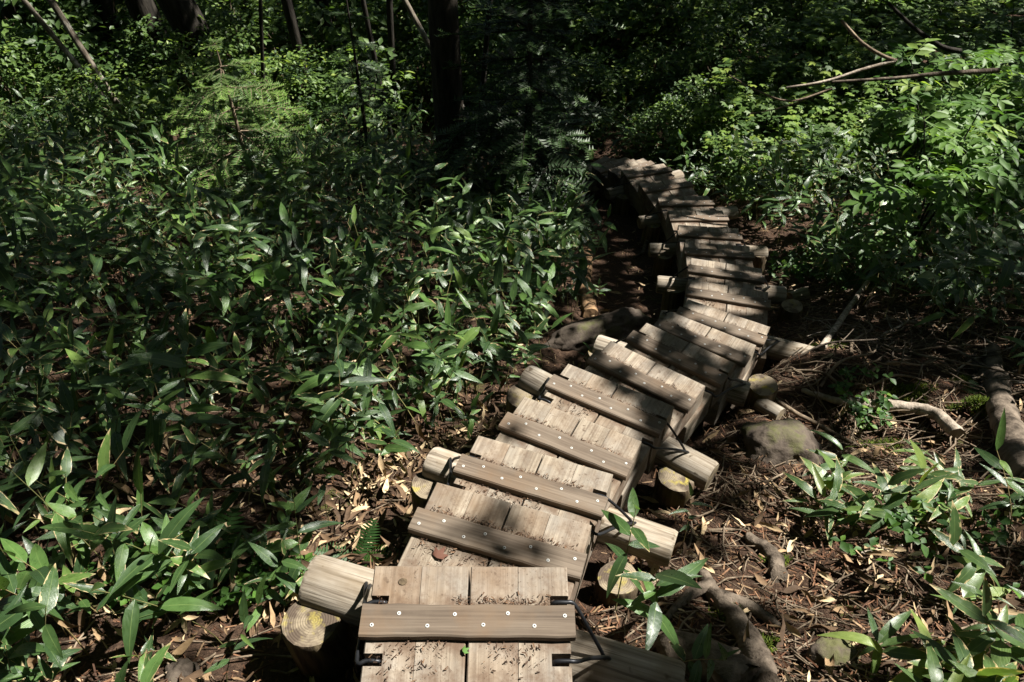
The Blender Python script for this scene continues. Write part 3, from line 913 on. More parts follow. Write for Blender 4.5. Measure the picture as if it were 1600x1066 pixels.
def leaf_mesh(tp, mat):
    V, F, u, v = tp
    return np_mesh(V, F, [mat], {'lu': u, 'lv': v})
LEAF_ME = [leaf_mesh(b, M_SASA) for b in SASA_BLADES]
LEAF_OLD_ME = [leaf_mesh(b, M_SASA_OLD) for b in SASA_BLADES]
DEAD_ME = [leaf_mesh(blade(1, .20, 6, .7, .5, 1.4, .35, .6), M_LITTER), leaf_mesh(blade(1, .22, 6, .4, .6, -1.0, .35, .5), M_LITTER)]

class SasaProto:
    def __init__(self, design, old=False, dead=0):
        stem, leaves = design
        self.stem = frac_tube(stem, .0026, .0012).build([M_CULM])
        self.leaves = []
        for (p, a, pi_, ro, ln, var) in leaves:
            self.leaves.append(((LEAF_OLD_ME if old else LEAF_ME)[var], Matrix.Translation(p) @ Matrix(eul(a, pi_, ro).tolist()).to_4x4() @ Matrix.Scale(ln, 4)))
        for i in range(dead):
            f = random.uniform(.2, .6); q = stem[int(f * 6)]
            self.leaves.append((DEAD_ME[i % 2], Matrix.Translation(q) @ Matrix(eul(random.uniform(0, 6.28), random.uniform(-1.1, -.2), random.uniform(-1, 1)).tolist()).to_4x4() @ Matrix.Scale(random.uniform(.09, .14), 4)))
    def place(self, name, loc, rz, s, label, group=None, cat='plant'):
        root = empty(name, loc, (random.uniform(-.12, .12), random.uniform(-.12, .12), rz))
        root.scale = (s, s, s)
        tag(root, label, cat, group)
        mesh_obj('stem', self.stem, root)
        for me, M in self.leaves:
            o = bpy.data.objects.new('leaf', me); o.matrix_local = M; link(o, root)
        return root
SASA_DESIGNS = [sasa_design(h, n, l, ln, 100 + i) for i, (h, n, l, ln) in enumerate(
    [(.54, 8, .35, .165), (.64, 9, .22, .17), (.46, 7, .4, .15), (.66, 8, .35, .175), (.58, 7, .2, .185), (.36, 6, .5, .13), (.70, 10, .3, .165), (.50, 7, .6, .17)])]
SASA_P = [SasaProto(d, dead=1 + i % 3) for i, d in enumerate(SASA_DESIGNS)]
SASA_OLD_P = [SasaProto(sasa_design(h, n, l, ln, 300 + i), True, 1) for i, (h, n, l, ln) in enumerate(
    [(.24, 8, .55, .16), (.29, 9, .45, .17), (.20, 7, .8, .155), (.27, 8, .9, .175)])]

# ------------------------------------------------------------------ where bamboo grows
def sasa_density(x, y):
    d = x - path_x(y)
    left_off = np.interp(y, [0.6, 1.2, 1.6, 2.0, 2.6, 3.4, 5, 7, 8.5], [.54, .54, .66, .72, .74, .90, .95, .85, .55])
    # ragged edge
    e = .12 * fbm(x * 2.3, y * 2.3, 0, 31, 2)
    left = np.clip((-d - left_off + e) / .22, 0, 1)
    right_off = np.interp(y, [0, 2.3, 2.9, 3.3, 4.0, 5.0, 6, 8], [9, 3.0, 1.75, 1.25, .80, .62, .6, .65])
    right = np.clip((d - right_off + e) / .3, 0, 1)
    clump = np.where(d < 0, .58, .60) + .45 * np.clip(.5 + .9 * fbm(x * 1.1, y * 1.1, 0, 41, 2), 0, 1)
    back = np.clip((10.8 - y) / 2.5, .25, 1)
    bareL = 1 - .8 * np.exp(-(((x + .32) / .16) ** 2 + ((y - 1.95) / .28) ** 2))
    return np.maximum(left * bareL, right) * clump * back

def scatter_sasa():
    pts = []
    # jittered grid, finer near the camera
    for (y0, y1, step) in ((.35, 2.6, .104), (2.6, 5.0, .118), (5.0, 11.5, .138)):
        ys = np.arange(y0, y1, step)
        for yy in ys:
            half = (yy * .9 + 1.6)
            xs = np.arange(-half - .5, half + 2.0, step)
            P = np.stack([xs + rng.uniform(-.5, .5, len(xs)) * step, np.full(len(xs), yy) + rng.uniform(-.5, .5, len(xs)) * step], -1)
            keep = rng.random(len(xs)) < sasa_density(P[:, 0], P[:, 1])
            pts.append(P[keep])
    P = np.concatenate(pts)
    Z = ground_z(P[:, 0], P[:, 1])
    P3 = np.column_stack([P, Z])
    u, v, dz = project(P3 + np.array([0, 0, .35]))
    vis = (u > -120) & (u < 1720) & (v > -150) & (v < 1180) & (dz > .5)
    return P3[vis], dz[vis]
SP3, SDZ = scatter_sasa()
order = np.argsort(SDZ)
N_IND = 262
ind, rest = order[:N_IND], order[N_IND:]
ZONES = [((487, 968), 'dwarf bamboo around the yellow cut post and the thickest log'), ((90, 1000), 'sunlit dwarf bamboo in the bottom left corner'),
         ((290, 950), 'dwarf bamboo with sunlit leaves at the bottom edge, between corner and cut post'), ((60, 760), 'dark dwarf bamboo along the left edge, above the sunlit corner'),
         ((660, 720), 'dwarf bamboo crowding the sunlit log left of the brightest step'), ((190, 640), 'dark dwarf bamboo left of the middle of the lower thicket'), ((60, 560), 'dwarf bamboo at the left edge, halfway up the photo'), ((470, 840), 'dwarf bamboo above the thickest log, by the low leafy cover'), ((180, 860), 'dwarf bamboo with an upright sunlit leaf above the sunlit corner'), ((480, 680), 'shaded dwarf bamboo beside the litter strip, left of the sunlit log'),
         ((330, 740), 'dark shaded dwarf bamboo in the middle of the lower left thicket'),
         ((800, 580), 'dwarf bamboo behind the purplish cut post and its log'), ((590, 600), 'dwarf bamboo with lit tips midway between butterbur and purplish post'),
         ((440, 470), 'dwarf bamboo surrounding the round butterbur leaf'), ((880, 470), 'dwarf bamboo along the rotting log and the long dark boulder')]
ZW = np.array([on_ground(*z[0])[:2] for z in ZONES])
def zone_label(p):
    if p[0] > path_x(p[1]): return 'dwarf bamboo plant on the slope right of the stairs'
    return ZONES[int(np.argmin(((ZW - p[:2]) ** 2).sum(1)))][1]
for i in ind:
    p = SP3[i]
    near = SDZ[i]
    lab = zone_label(p)
    grp = 'dwarf bamboo left of the stairs' if p[0] < path_x(p[1]) else 'dwarf bamboo right of the stairs'
    s = random.uniform(.6, 1.1) * (1 if p[1] > 1.2 else .85)
    SASA_P[random.randrange(len(SASA_P))].place('bamboo_plant', p, random.uniform(0, 6.28), s, lab, grp)

# the bamboo farther off: one object
def sasa_mass(P3, name, label):
    n = len(P3)
    leaf_M = [[] for _ in SASA_LOW]; leaf_T = [[] for _ in SASA_LOW]; leaf_r = [[] for _ in SASA_LOW]
    stems = MB()
    for p in P3:
        stem, leaves = SASA_DESIGNS[random.randrange(8)]
        s = random.uniform(.65, 1.2); a0 = random.uniform(0, 6.28); c_, s_ = math.cos(a0), math.sin(a0)
        Rz = np.array([[c_, -s_, 0], [s_, c_, 0], [0, 0, 1]])
        q = (stem[::3] * s) @ Rz.T + p
        stems.tube(q, [.0026, .002, .0014], 3, cap=False)
        for (lp, a, pi_, ro, ln, var) in leaves:
            k = var % 4
            leaf_M[k].append(eul(a + a0, pi_ + random.uniform(-.15, .15), ro) * ln * s); leaf_T[k].append(Rz @ (lp * s) + p); leaf_r[k].append(random.random())
    parts = [scatter(SASA_LOW[k], np.array(leaf_M[k]), np.array(leaf_T[k]), np.array(leaf_r[k])) for k in range(4)]
    sv = np.array(stems.v); sf = np.array(stems.f)
    no = sum(len(q[0]) for q in parts)
    V = np.concatenate([q[0] for q in parts] + [sv])
    o = 0; Fs = []
    for q in parts: Fs.append(q[1] + o); o += len(q[0])
    Fs.append(sf + o)
    F = np.concatenate(Fs)
    mi = np.concatenate([np.zeros(sum(len(q[1]) for q in parts)), np.ones(len(sf))])
    att = {nm: np.concatenate([q[j] for q in parts] + [np.zeros(len(sv))]) for nm, j in (('lu', 2), ('lv', 3))}
    att['rnd'] = np.concatenate([q[4] for q in parts] + [rng.random(len(sv))])
    ob = mesh_obj(name, np_mesh(V, F, [M_SASA, M_CULM], att, True, mi))
    tag(ob, label, 'bamboo', kind='stuff')
sasa_mass(SP3[rest], 'bamboo_thicket', 'dense mass of dwarf bamboo farther down the slope')

# single bamboo plants on the right, placed by hand
def sprig(px, py, proto, s, rz, label, group=None):
    p = gpt(px, py)
    return proto.place('bamboo_plant', p, rz, s, label, group)
SPRIG_BIG = SasaProto(sasa_design(.34, 9, .25, .20, 511)); SPRIG_TALL = SasaProto(sasa_design(.46, 8, .2, .17, 523))
sprig(960, 960, SPRIG_TALL, 1.0, 1.2, 'bright dwarf bamboo sprig leaning over the right edge of the brightest step')
sprig(1010, 1010, SPRIG_BIG, .95, 2.4, 'broad dwarf bamboo sprig beside the log right of the nearest step')
sprig(1040, 1060, SASA_P[0], .7, .3, 'low bamboo sprig with drooping leaves at the bottom, right of the steps')
RC = [(1240, 800), (1265, 835), (1290, 815), (1310, 850), (1345, 800), (1370, 830), (1330, 770), (1400, 790), (1290, 770)]
for i, (px, py) in enumerate(RC):
    sprig(px, py, SASA_OLD_P[i % 4], random.uniform(.75, 1.0), random.uniform(0, 6.28), 'pale edged dwarf bamboo in the sunlit clump below the mossy boulder', 'pale edged bamboo below the boulder')
RC2 = [(1430, 770), (1470, 800), (1450, 740), (1500, 770), (1540, 790), (1520, 830), (1570, 850), (1480, 850), (1590, 790)]
for i, (px, py) in enumerate(RC2):
    sprig(px, py, (SASA_OLD_P + SASA_P)[i % 7], random.uniform(.6, .85), random.uniform(0, 6.28), 'dwarf bamboo in the clump before the fallen trunk at the right edge', 'bamboo before the fallen trunk')
RC3 = [(1360, 1010), (1400, 1050), (1440, 1000), (1480, 1040), (1520, 1000), (1560, 1050), (1460, 950), (1550, 930), (1420, 1090), (1510, 1090)]
for i, (px, py) in enumerate(RC3):
    sprig(px, py, SASA_OLD_P[i % 4], random.uniform(.7, .95), random.uniform(0, 6.28), 'white rimmed dwarf bamboo in the clump at the bottom right corner', 'white rimmed bamboo in the corner')
for px, py, lab in [(905, 580, 'small bamboo sprig growing in front of the long dark boulder'), (935, 480, 'small bamboo sprig in the dark soil by the rotting log'),
                    (975, 318, 'small bamboo sprig between the far log ends'), (1060, 870, 'dark bamboo sprig crossing the log with the shaded post'),
                    (1210, 480, 'small bamboo sprig in the rubble right of the bend'), (1300, 480, 'bamboo sprig under the leaning bare branch')]:
    sprig(px, py, SASA_P[random.choice([0, 2, 5])], .62, random.uniform(0, 6.28), lab)

# ------------------------------------------------------------------ ground litter
def litter():
    def area(n, dens_fn, ymax=9.0):
        out = []
        tot = 0
        while tot < n:
            m = n * 3
            y = .4 + (ymax - .4) * rng.random(m) ** 1.5
            x = rng.uniform(-1, 1, m) * (y * .9 + 1.4) + .3
            k = rng.random(m) < dens_fn(x, y)
            out.append(np.stack([x[k], y[k]], -1)); tot += int(k.sum())
        return np.concatenate(out)[:n]
    def onpath(x, y):
        return np.abs(x - path_x(y)) < .27
    def dens(x, y):
        b = np.where(x > path_x(y), .9, .8) * (.35 + .65 * np.clip(.5 + fbm(x * 2, y * 2, 0, 77, 2), 0, 1))
        return np.where(onpath(x, y), 0, b)
    # dry bamboo leaves
    tps = [blade(1, .2, 4, .15, .5, .8, .35, .5), blade(1, .22, 4, -.25, .4, -1.0, .35, .5), blade(1, .21, 4, .3, .7, 1.6, .4, .4)]
    parts = []
    for tp in tps:
        P = area(2500, dens)
        n = len(P)
        T = np.column_stack([P, ground_z(P[:, 0], P[:, 1]) + rng.uniform(.003, .03, n)])
        M = eul(rng.uniform(0, 6.28, n), rng.normal(0, .25, n), rng.normal(0, .5, n)) * (.025 + .085 * rng.random(n) ** 1.6)[:, None, None]
        parts.append(scatter(tp, M, T))
    # the open strip left of the near steps is deep in dry leaves
    for tp in tps:
        n = 420; y = rng.uniform(1.15, 2.9, n); x = path_x(y) - rng.uniform(.30, 1.0, n)
        T = np.column_stack([x, y, ground_z(x, y) + rng.uniform(.004, .05, n)])
        parts.append(scatter(tp, eul(rng.uniform(0, 6.28, n), rng.normal(0, .3, n), rng.normal(0, .5, n)) * rng.uniform(.04, .12, n)[:, None, None], T, rng.uniform(.45, 1.0, n)))
    V = join(parts, [M_LITTER])
    tag(mesh_obj('leaf_litter', V), 'dry tan leaves scattered over the forest floor', 'litter', kind='stuff')
    # small broken bits and needles
    tp = (np.array([(-.5, 0, 0), (.5, 0, 0), (.35, 1, .05), (-.3, 1, .0)]) * np.array([.12, 1, 1]), np.array([(0, 1, 2, 3)]), np.zeros(4), np.zeros(4))
    P = area(42000, lambda x, y: np.where(onpath(x, y), 0, np.where(x > path_x(y), 1, .5)), 7.5); n = len(P)
    T = np.column_stack([P, ground_z(P[:, 0], P[:, 1]) + rng.uniform(.001, .014, n)])
    M = eul(rng.uniform(0, 6.28, n), rng.normal(0, .3, n), rng.normal(0, .5, n)) * rng.uniform(.012, .05, n)[:, None, None]
    tag(mesh_obj('needle_litter', join([scatter(tp, M, T)], [M_NEEDLE])), 'reddish needles and crumbs covering the soil', 'litter', kind='stuff')
    # twigs
    mb = MB()
    P = area(3000, lambda x, y: np.where(onpath(x, y), 0, np.where(x > path_x(y), 1, .25)), 6.0)
    for (x, y) in P:
        L_ = random.uniform(.06, .34); a = random.uniform(0, 6.28); z = float(ground_z(x, y))
        pts = []
        for j in range(4):
            f = j / 3 - .5; xx = x + math.cos(a + .3 * f) * f * L_; yy = y + math.sin(a + .5 * f) * f * L_
            if abs(xx - float(path_x(yy))) < .27: break
            pts.append((xx, yy, float(ground_z(xx, yy)) + .006 + random.uniform(0, .018)))
        if len(pts) > 1: mb.tube(pts, random.uniform(.0015, .0042), 4, cap=False)
    for i in range(330):
        y = random.uniform(1.7, 4.6); x = float(path_x(y)) + random.uniform(.45, 2.2)
        L_ = random.uniform(.15, .55); a = random.gauss(.4, .9); pts = []
        for j in range(5):
            f = j / 4 - .5; xx = x + math.cos(a + .5 * f) * f * L_; yy = y + math.sin(a + .8 * f) * f * L_
            if xx - float(path_x(yy)) < .3: break
            pts.append((xx, yy, float(ground_z(xx, yy)) + .01 + random.uniform(0, .05)))
        if len(pts) > 2: mb.tube(pts, random.uniform(.0016, .005), 4, cap=False)
    tag(mesh_obj('twig_litter', mb.build([M_TWIG])), 'thin fallen twigs strewn on the soil beside the stairs', 'litter', kind='stuff')
    # crumbs caught on the steps, against the battens
    tp = (tp[0] * np.array([3.2, 1, 1]), *tp[1:])
    parts = []
    for k, M_ in enumerate(step_info):
        n = 1000 if k < 10 else 200
        lx = rng.uniform(-.22, .22, n)
        side = rng.random(n)
        ly = np.where(side < .55, -.105 + np.abs(rng.normal(0, .011, n)), -.19 - np.abs(rng.normal(0, .045, n)))
        keep = vnoise(lx * 9, ly * 9 + k * 3.3, 0, 5) > -.15
        lx, ly = lx[keep], ly[keep]; n = len(lx)
        A = np.array(M_)
        T = np.column_stack([lx, ly, np.full(n, .003) + rng.uniform(0, .004, n)]) @ A[:3, :3].T + A[:3, 3]
        M = eul(rng.uniform(0, 6.28, n), rng.normal(0, .25, n), rng.normal(0, .5, n)) * (.0022 + .009 * rng.random(n) ** 2.5)[:, None, None]
        parts.append(scatter(tp, M, T))
    tag(mesh_obj('crumb_litter', join(parts, [M_CRUMB])), 'needles and crumbs caught along the battens of the steps', 'litter', kind='stuff')
litter()

# single dead leaves one can pick out
dead_proto = [blade(1, .22, 8, .15, .7, 1.6, .35, .9), blade(1, .20, 8, -.12, .6, -1.5, .35, .9), blade(1, .26, 8, .1, .5, .7, .4, .6)]
dead_me = [leaf_mesh(t_, M_LITTER) for t_ in dead_proto]
for i in range(90):
    if i < 55: px, py = random.uniform(960, 1590), random.uniform(520, 1060)
    else: px, py = random.uniform(60, 690), random.uniform(560, 1060)
    q = gpt(px, py, .018)
    if abs(q[0] - float(path_x(q[1]))) < .3: continue
    o = mesh_obj('dry_leaf', dead_me[i % 3]); o.location = q
    s = random.uniform(.07, .13); o.scale = (s, s, s); o.rotation_euler = (random.uniform(-.15, .15), random.uniform(-.3, .3), random.uniform(0, 6.28))
    if q[0] > path_x(q[1]): tag(o, 'curled tan dry leaf lying on the soil right of the stairs', 'dry leaf', 'dry leaves right of the stairs')
    else: tag(o, 'curled tan dry leaf lying among the bamboo left of the stairs', 'dry leaf', 'dry leaves left of the stairs')
mt = maple_template(); M_RED = mat_plain('red_dead_leaf', (.085, .036, .022), .8); M_GREENLEAF = mat_plain('green_fallen_leaf', (.06, .13, .025), .6)
def step_leaf(k, lx, ly, s, mat, label, tp=mt):
    V, F, u, v = tp
    Vj = V.copy(); Vj[:, 2] += .12 * np.sin(V[:, 0] * 5) * np.cos(V[:, 1] * 4)
    o = mesh_obj('fallen_leaf', np_mesh(Vj, F, [mat], {'lu': u, 'lv': v})); o.location = step_info[k] @ Vector((lx, ly, .009)); o.scale = (s, s, s); o.rotation_euler = (.05, .1, random.uniform(0, 6))
    tag(o, label, 'leaf')
step_leaf(1, -.14, -.24, .045, M_RED, 'reddish dead leaf lying on the second step')
step_leaf(1, -.155, -.315, .045, M_GREENLEAF, 'green torn leaf at the edge of the nearest step')
step_leaf(0, -.01, -.215, .020, M_GREENLEAF, 'small green leaf under the batten of the nearest step')
step_leaf(2, .12, -.24, .028, M_GREENLEAF, 'pale green leaf below the batten of the brightest step')
step_leaf(15, .03, -.29, .04, M_RED, 'orange dead leaf on the far flight')

# ------------------------------------------------------------------ ferns, low plants, butterbur
def fern_template(n=14):
    parts_v, parts_f, U, W = [], [], [], []
    o = 0
    for i in range(n):
        t_ = (i + 1) / (n + 1); ln = .34 * math.sin(math.pi * (t_ * .85 + .12)) + .02
        for s in (-1, 1):
            b = np.array([0, t_, -.35 * t_ ** 2]); d = np.array([s * math.cos(.35), math.sin(.35) * .8, -.18]) * ln
            wv = np.array([0, .028, 0])
            parts_v += [b - wv, b + d * .5 - wv * .9, b + d, b + d * .5 + wv * .9, b + wv]
            parts_f += [(o, o + 1, o + 3, o + 4), (o + 1, o + 2, o + 3, o + 3)]
            U += [0, .5, 1, .5, 0]; W += [t_] * 5; o += 5
    F = np.array([(a, b, c) for f in parts_f for (a, b, c) in ([(f[0], f[1], f[2]), (f[0], f[2], f[3])] if f[2] != f[3] else [(f[0], f[1], f[2])])])
    return np.array(parts_v), F, np.array(U, float), np.array(W, float)
FERN_ME = leaf_mesh(fern_template(), M_FERN)
for px, py, s, lab in [(330, 900, .24, 'feathery fern between bamboo near the bottom left'), (1330, 455, .30, 'small fern right of the leaning branch'),
                       (1480, 470, .34, 'shaded fern on the right bank'), (1530, 615, .10, 'bright green moss tuft fern beside the fallen trunk'), (560, 880, .16, 'low fern just above the thickest log')]:
    q = gpt(px, py)
    root = empty('fern', q); tag(root, lab, 'fern')
    for j in range(5):
        o = mesh_obj('frond', FERN_ME, root); o.rotation_euler = (random.uniform(.25, .8), 0, j * 1.26 + random.uniform(-.3, .3)); o.scale = (s, s, s)
def low_plants():
    """ground cover: small three part leaves"""
    P = []
    for (px, py, r_, n) in [(330, 440, .35, 220), (80, 470, .3, 160), (60, 360, .4, 160), (420, 930, .12, 40), (1300, 420, .3, 140), (1240, 430, .25, 100), (1340, 640, .12, 50), (300, 900, .2, 70), (520, 520, .3, 90), (1450, 860, .25, 60)]:
        q = gpt(px, py); a = rng.uniform(0, 6.28, n); rr = r_ * np.sqrt(rng.random(n)) * 1.3
        P.append(np.stack([q[0] + rr * np.cos(a), q[1] + rr * np.sin(a)], -1))
    P = np.concatenate(P); n = len(P)
    V0 = small_leaf(1, .7); parts = []
    h = rng.uniform(.04, .16, n); base_a = rng.uniform(0, 6.28, n)
    for j in range(3):
        T = np.column_stack([P, ground_z(P[:, 0], P[:, 1]) + h])
        parts.append(scatter(V0, eul(base_a + j * 2.09, rng.normal(.05, .3, n), rng.normal(0, .3, n)) * rng.uniform(.022, .05, n)[:, None, None], T))
    tag(mesh_obj('ground_cover', join(parts, [M_COVER])), 'small leafy ground cover under the bamboo', 'ground cover', kind='stuff')
low_plants()
def moss(name, spots, label):
    parts = []
    tp_ = (np.array([(-.12, 0, 0), (.12, 0, 0), (.06, .6, .1), (-.06, .6, .1), (0, 1, .05)]), np.array([(0, 1, 2), (0, 2, 3), (3, 2, 4)]), np.zeros(5), np.array([0, 0, .6, .6, 1.]))
    for px, py, r_, n, up_ in spots:
        q = gpt(px, py); a = rng.uniform(0, 6.28, n); rr = r_ * np.sqrt(rng.random(n)) * (1 + .4 * np.sin(a * 3))
        x, y = q[0] + rr * np.cos(a), q[1] + rr * np.sin(a) * .7
        T = np.column_stack([x, y, ground_z(x, y) + up_ * np.clip(1 - (rr / r_) ** 2, 0, 1)])
        parts.append(scatter(tp_, eul(rng.uniform(0, 6.28, n), rng.uniform(.2, 1.2, n), rng.normal(0, .4, n)) * rng.uniform(.012, .03, n)[:, None, None], T))
    tag(mesh_obj(name, join(parts, [M_MOSS])), label, 'moss', kind='stuff')
moss('moss', [(1522, 640, .09, 1500, .07), (1505, 600, .06, 600, .04), (1140, 965, .05, 500, .02), (1185, 1010, .05, 500, .02), (1210, 880, .05, 400, .01), (1380, 700, .10, 700, .01), (1420, 620, .12, 900, .01), (1250, 430, .15, 900, .02), (1180, 330, .15, 600, .02), (1300, 540, .10, 500, .01)], 'green moss cushions on the soil and roots right of the stairs')
def butterbur():
    n = 22; V = [(0, 0, 0)]; 
    for rr, dz in ((.35, .03), (.7, .05), (1.0, .0)):
        for j in range(n):
            a = 2 * math.pi * j / n; k = rr * (1 - .35 * math.exp(-((a - math.pi * 1.5) / .35) ** 2)) * (1 + .05 * math.sin(9 * a))
            V.append((k * math.cos(a), k * math.sin(a), dz + .06 * rr * math.sin(5 * a)))
    F = [(0, 1 + j, 1 + (j + 1) % n) for j in range(n)]
    for r_ in range(2):
        for j in range(n):
            a, b = 1 + r_ * n + j, 1 + r_ * n + (j + 1) % n; F += [(a, a + n, b + n), (a, b + n, b)]
    V = np.array(V); return V, np.array(F), V[:, 0] * 0 + .5, np.hypot(V[:, 0], V[:, 1])
BB = leaf_mesh(butterbur(), M_COVER)
for px, py, s, lab in [(440, 462, .12, 'large round butterbur leaf with a torn edge in the bamboo'), (370, 478, .11, 'flat butterbur leaf half hidden left of the round one')]:
    q = gpt(px, py + 40)
    root = empty('butterbur', q); tag(root, lab, 'plant')
    mb = MB(); mb.tube([(0, 0, 0), (.01, 0, .2), (0, .02, .36)], .004, 5); mesh_obj('stem', mb.build([M_CULM]), root)
    o = mesh_obj('leaf', BB, root); o.location = (0, .02, .36); o.scale = (s, s, s); o.rotation_euler = (.15, .1, 1)

# ------------------------------------------------------------------ bushes
def crown_mesh(kind, nb, nl, rx, rz, leaf, seed, mat, flat=.35):
    """branch sprays spread through a crown, leaves along each spray. Origin at the crown's foot."""
    r_ = np.random.default_rng(seed)
    tp = maple_template() if kind == 'maple' else small_leaf(1, .52)
    Ms, Ts, rn = [], [], []
    for b in range(nb):
        a = r_.uniform(0, 6.28); u = r_.random() ** .5; h = r_.random()
        c = np.array([math.cos(a) * rx * u * .55, math.sin(a) * rx * u * .55, rz * (.12 + .82 * h)])
        prof = math.sin(math.pi * (.15 + .75 * h)) 
        d = np.array([math.cos(a + r_.normal(0, .5)), math.sin(a + r_.normal(0, .5)), r_.normal(.1, .25)])
        L_ = rx * prof * r_.uniform(.35, .75)
        br = r_.random()
        side = np.array([-d[1], d[0], 0]); side /= np.linalg.norm(side)
        n = nl
        t_ = r_.random(n)
        off = r_.normal(0, .16 * rx, n) * (1 - .4 * t_)
        P = c + d[None] * (L_ * t_)[:, None] + side[None] * off[:, None] + np.stack([np.zeros(n), np.zeros(n), r_.normal(0, .035, n) - .10 * t_ ** 2 * rx - .1 * np.abs(off)], -1)
        az = math.atan2(-d[0], d[1]) + r_.normal(0, .75, n)
        Ms.append(eul(az, r_.normal(-.15, flat, n), r_.normal(0, flat, n)) * (leaf * r_.uniform(.6, 1.25, n))[:, None, None]); Ts.append(P)
        rn.append(np.clip(.7 * br + .3 * r_.random(n), 0, .999))
    return join([scatter(tp, np.concatenate(Ms), np.concatenate(Ts), np.concatenate(rn))], [mat])
def stem_mesh(rx, rz, seed, mat, n=6, r0=.012):
    r_ = random.Random(seed); mb = MB()
    for i in range(n):
        a = r_.uniform(0, 6.28); u = r_.uniform(.25, .75) * rx
        pts = [(0.02 * math.cos(a), .02 * math.sin(a), -.05), (u * .25 * math.cos(a), u * .25 * math.sin(a), rz * .35), (u * math.cos(a + .2), u * math.sin(a + .2), rz * r_.uniform(.6, .95))]
        mb.tube(smooth_pts(pts, 4), list(np.linspace(r0, r0 * .25, 9)), 5, cap=False)
    return mb.build([mat])
BUSH = [crown_mesh('leaf', 110, 26, .75, 1.3, .075, 900 + i, M_BUSH) for i in range(4)]
BUSH_STEM = [stem_mesh(.75, 1.3, 40 + i, M_TWIG) for i in range(4)]
BUSH_BIG = [crown_mesh('leaf', 60, 14, .8, 1.5, .125, 980 + i, M_BUSH, .45) for i in range(3)]
MAPLE = [crown_mesh('maple', 60, 20, .85, 1.25, .092, 950 + i, M_MAPLE, .22) for i in range(3)]
MAPLE_STEM = [stem_mesh(.85, 1.25, 60 + i, M_BARK_DARK) for i in range(3)]
def bush(name, loc, s, crowns, stems, label, group, cat='bush', sz=1.0):
    i = random.randrange(len(crowns))
    root = empty(name, loc, (0, 0, random.uniform(0, 6.28))); root.scale = (s, s, s * sz)
    tag(root, label, cat, group)
    mesh_obj('stem', stems[i], root); mesh_obj('crown', crowns[i], root)
    return root
def gl(x, y): return (x, y, float(ground_z(x, y)) - .02)
bx = []
for (y, x0, x1, step, s) in [(8.6, -7.2, -2.6, 1.2, .8), (9.8, -8.2, -.9, 1.25, 1.0), (11.2, -9.5, .5, 1.35, 1.25), (12.8, -11, 2, 1.4, 1.5), (14.8, -12, 4, 1.5, 1.8), (17.2, -13, 6, 1.8, 2.1)]:
    x = x0
    while x < x1:
        bx.append((x + random.uniform(-.3, .3), y + random.uniform(-.4, .4), s * random.uniform(.8, 1.2))); x += step
def spot(x):
    return 'at the far left edge' if x < -5 else ('behind the leaning pale stems and the young fir' if x < -2.2 else ('between the slender trunk and the big conifer trunk' if x < -.4 else 'just beyond the big conifer trunk'))
for n_, (x, y, s) in enumerate(bx):
    big = n_ % 3 == 0
    depth_word = 'deep in the background' if y > 12 else 'close behind the bamboo'
    bush('leafy_bush', gl(x, y), s * (1.05 if big else 1), BUSH_BIG if big else BUSH, BUSH_STEM, ('broad leaved bush ' if big else 'small leaved bush ') + depth_word + ' ' + spot(x * 10 / y), 'bushes behind the bamboo')
dk = []
for (y, x0, x1, step, s) in [(8.9, 1.9, 4.4, .8, .75), (10.2, 0.3, 4.2, .9, 1.0), (12, 1.2, 6.5, 1.1, 1.4), (14.5, 4.5, 9.5, 1.4, 1.8), (17, 6.5, 12, 1.6, 2.2)]:
    x = x0
    while x < x1:
        dk.append((x + random.uniform(-.25, .25), y + random.uniform(-.3, .3), s * random.uniform(.8, 1.2))); x += step
for x, y, s in dk:
    wh = 'right behind the last steps of the stairs' if y < 11 and x < 2.6 else ('beside the far turn of the stairs, before the maples' if y < 11 else ('deep in the dark gap beyond the stairs' if x < 4.4 else 'far behind the maple bushes at upper right'))
    bush('leafy_bush', gl(x, y), s, BUSH, BUSH_STEM, 'dark leafy bush ' + wh, 'dark bushes beyond the stairs')
for x, y, s in [(2.9, 7.6, .85), (3.6, 8.0, 1.0), (4.4, 7.9, 1.05), (5.2, 7.9, 1.1), (6.0, 8.0, 1.2), (3.2, 9.0, 1.15), (4.2, 9.4, 1.3), (5.3, 9.3, 1.3), (6.4, 9.4, 1.4), (7.4, 9.0, 1.4), (4.8, 10.8, 1.5), (6.2, 11.0, 1.6), (7.6, 10.8, 1.6), (9.0, 10.6, 1.7), (5.2, 6.8, .8), (6.2, 6.9, 1.0)]:
    bush('maple_bush', gl(x, y), s, MAPLE, MAPLE_STEM, 'layered maple bush with lobed leaves ' + ('nearest the far turn of the stairs' if x < 3.8 and y < 9 else ('below the bare arching branches' if y < 8.5 else ('at the top edge above the bare branches' if x < 6 else 'behind the rowans in the upper right corner'))), 'maple bushes at upper right', 'bush', .85)

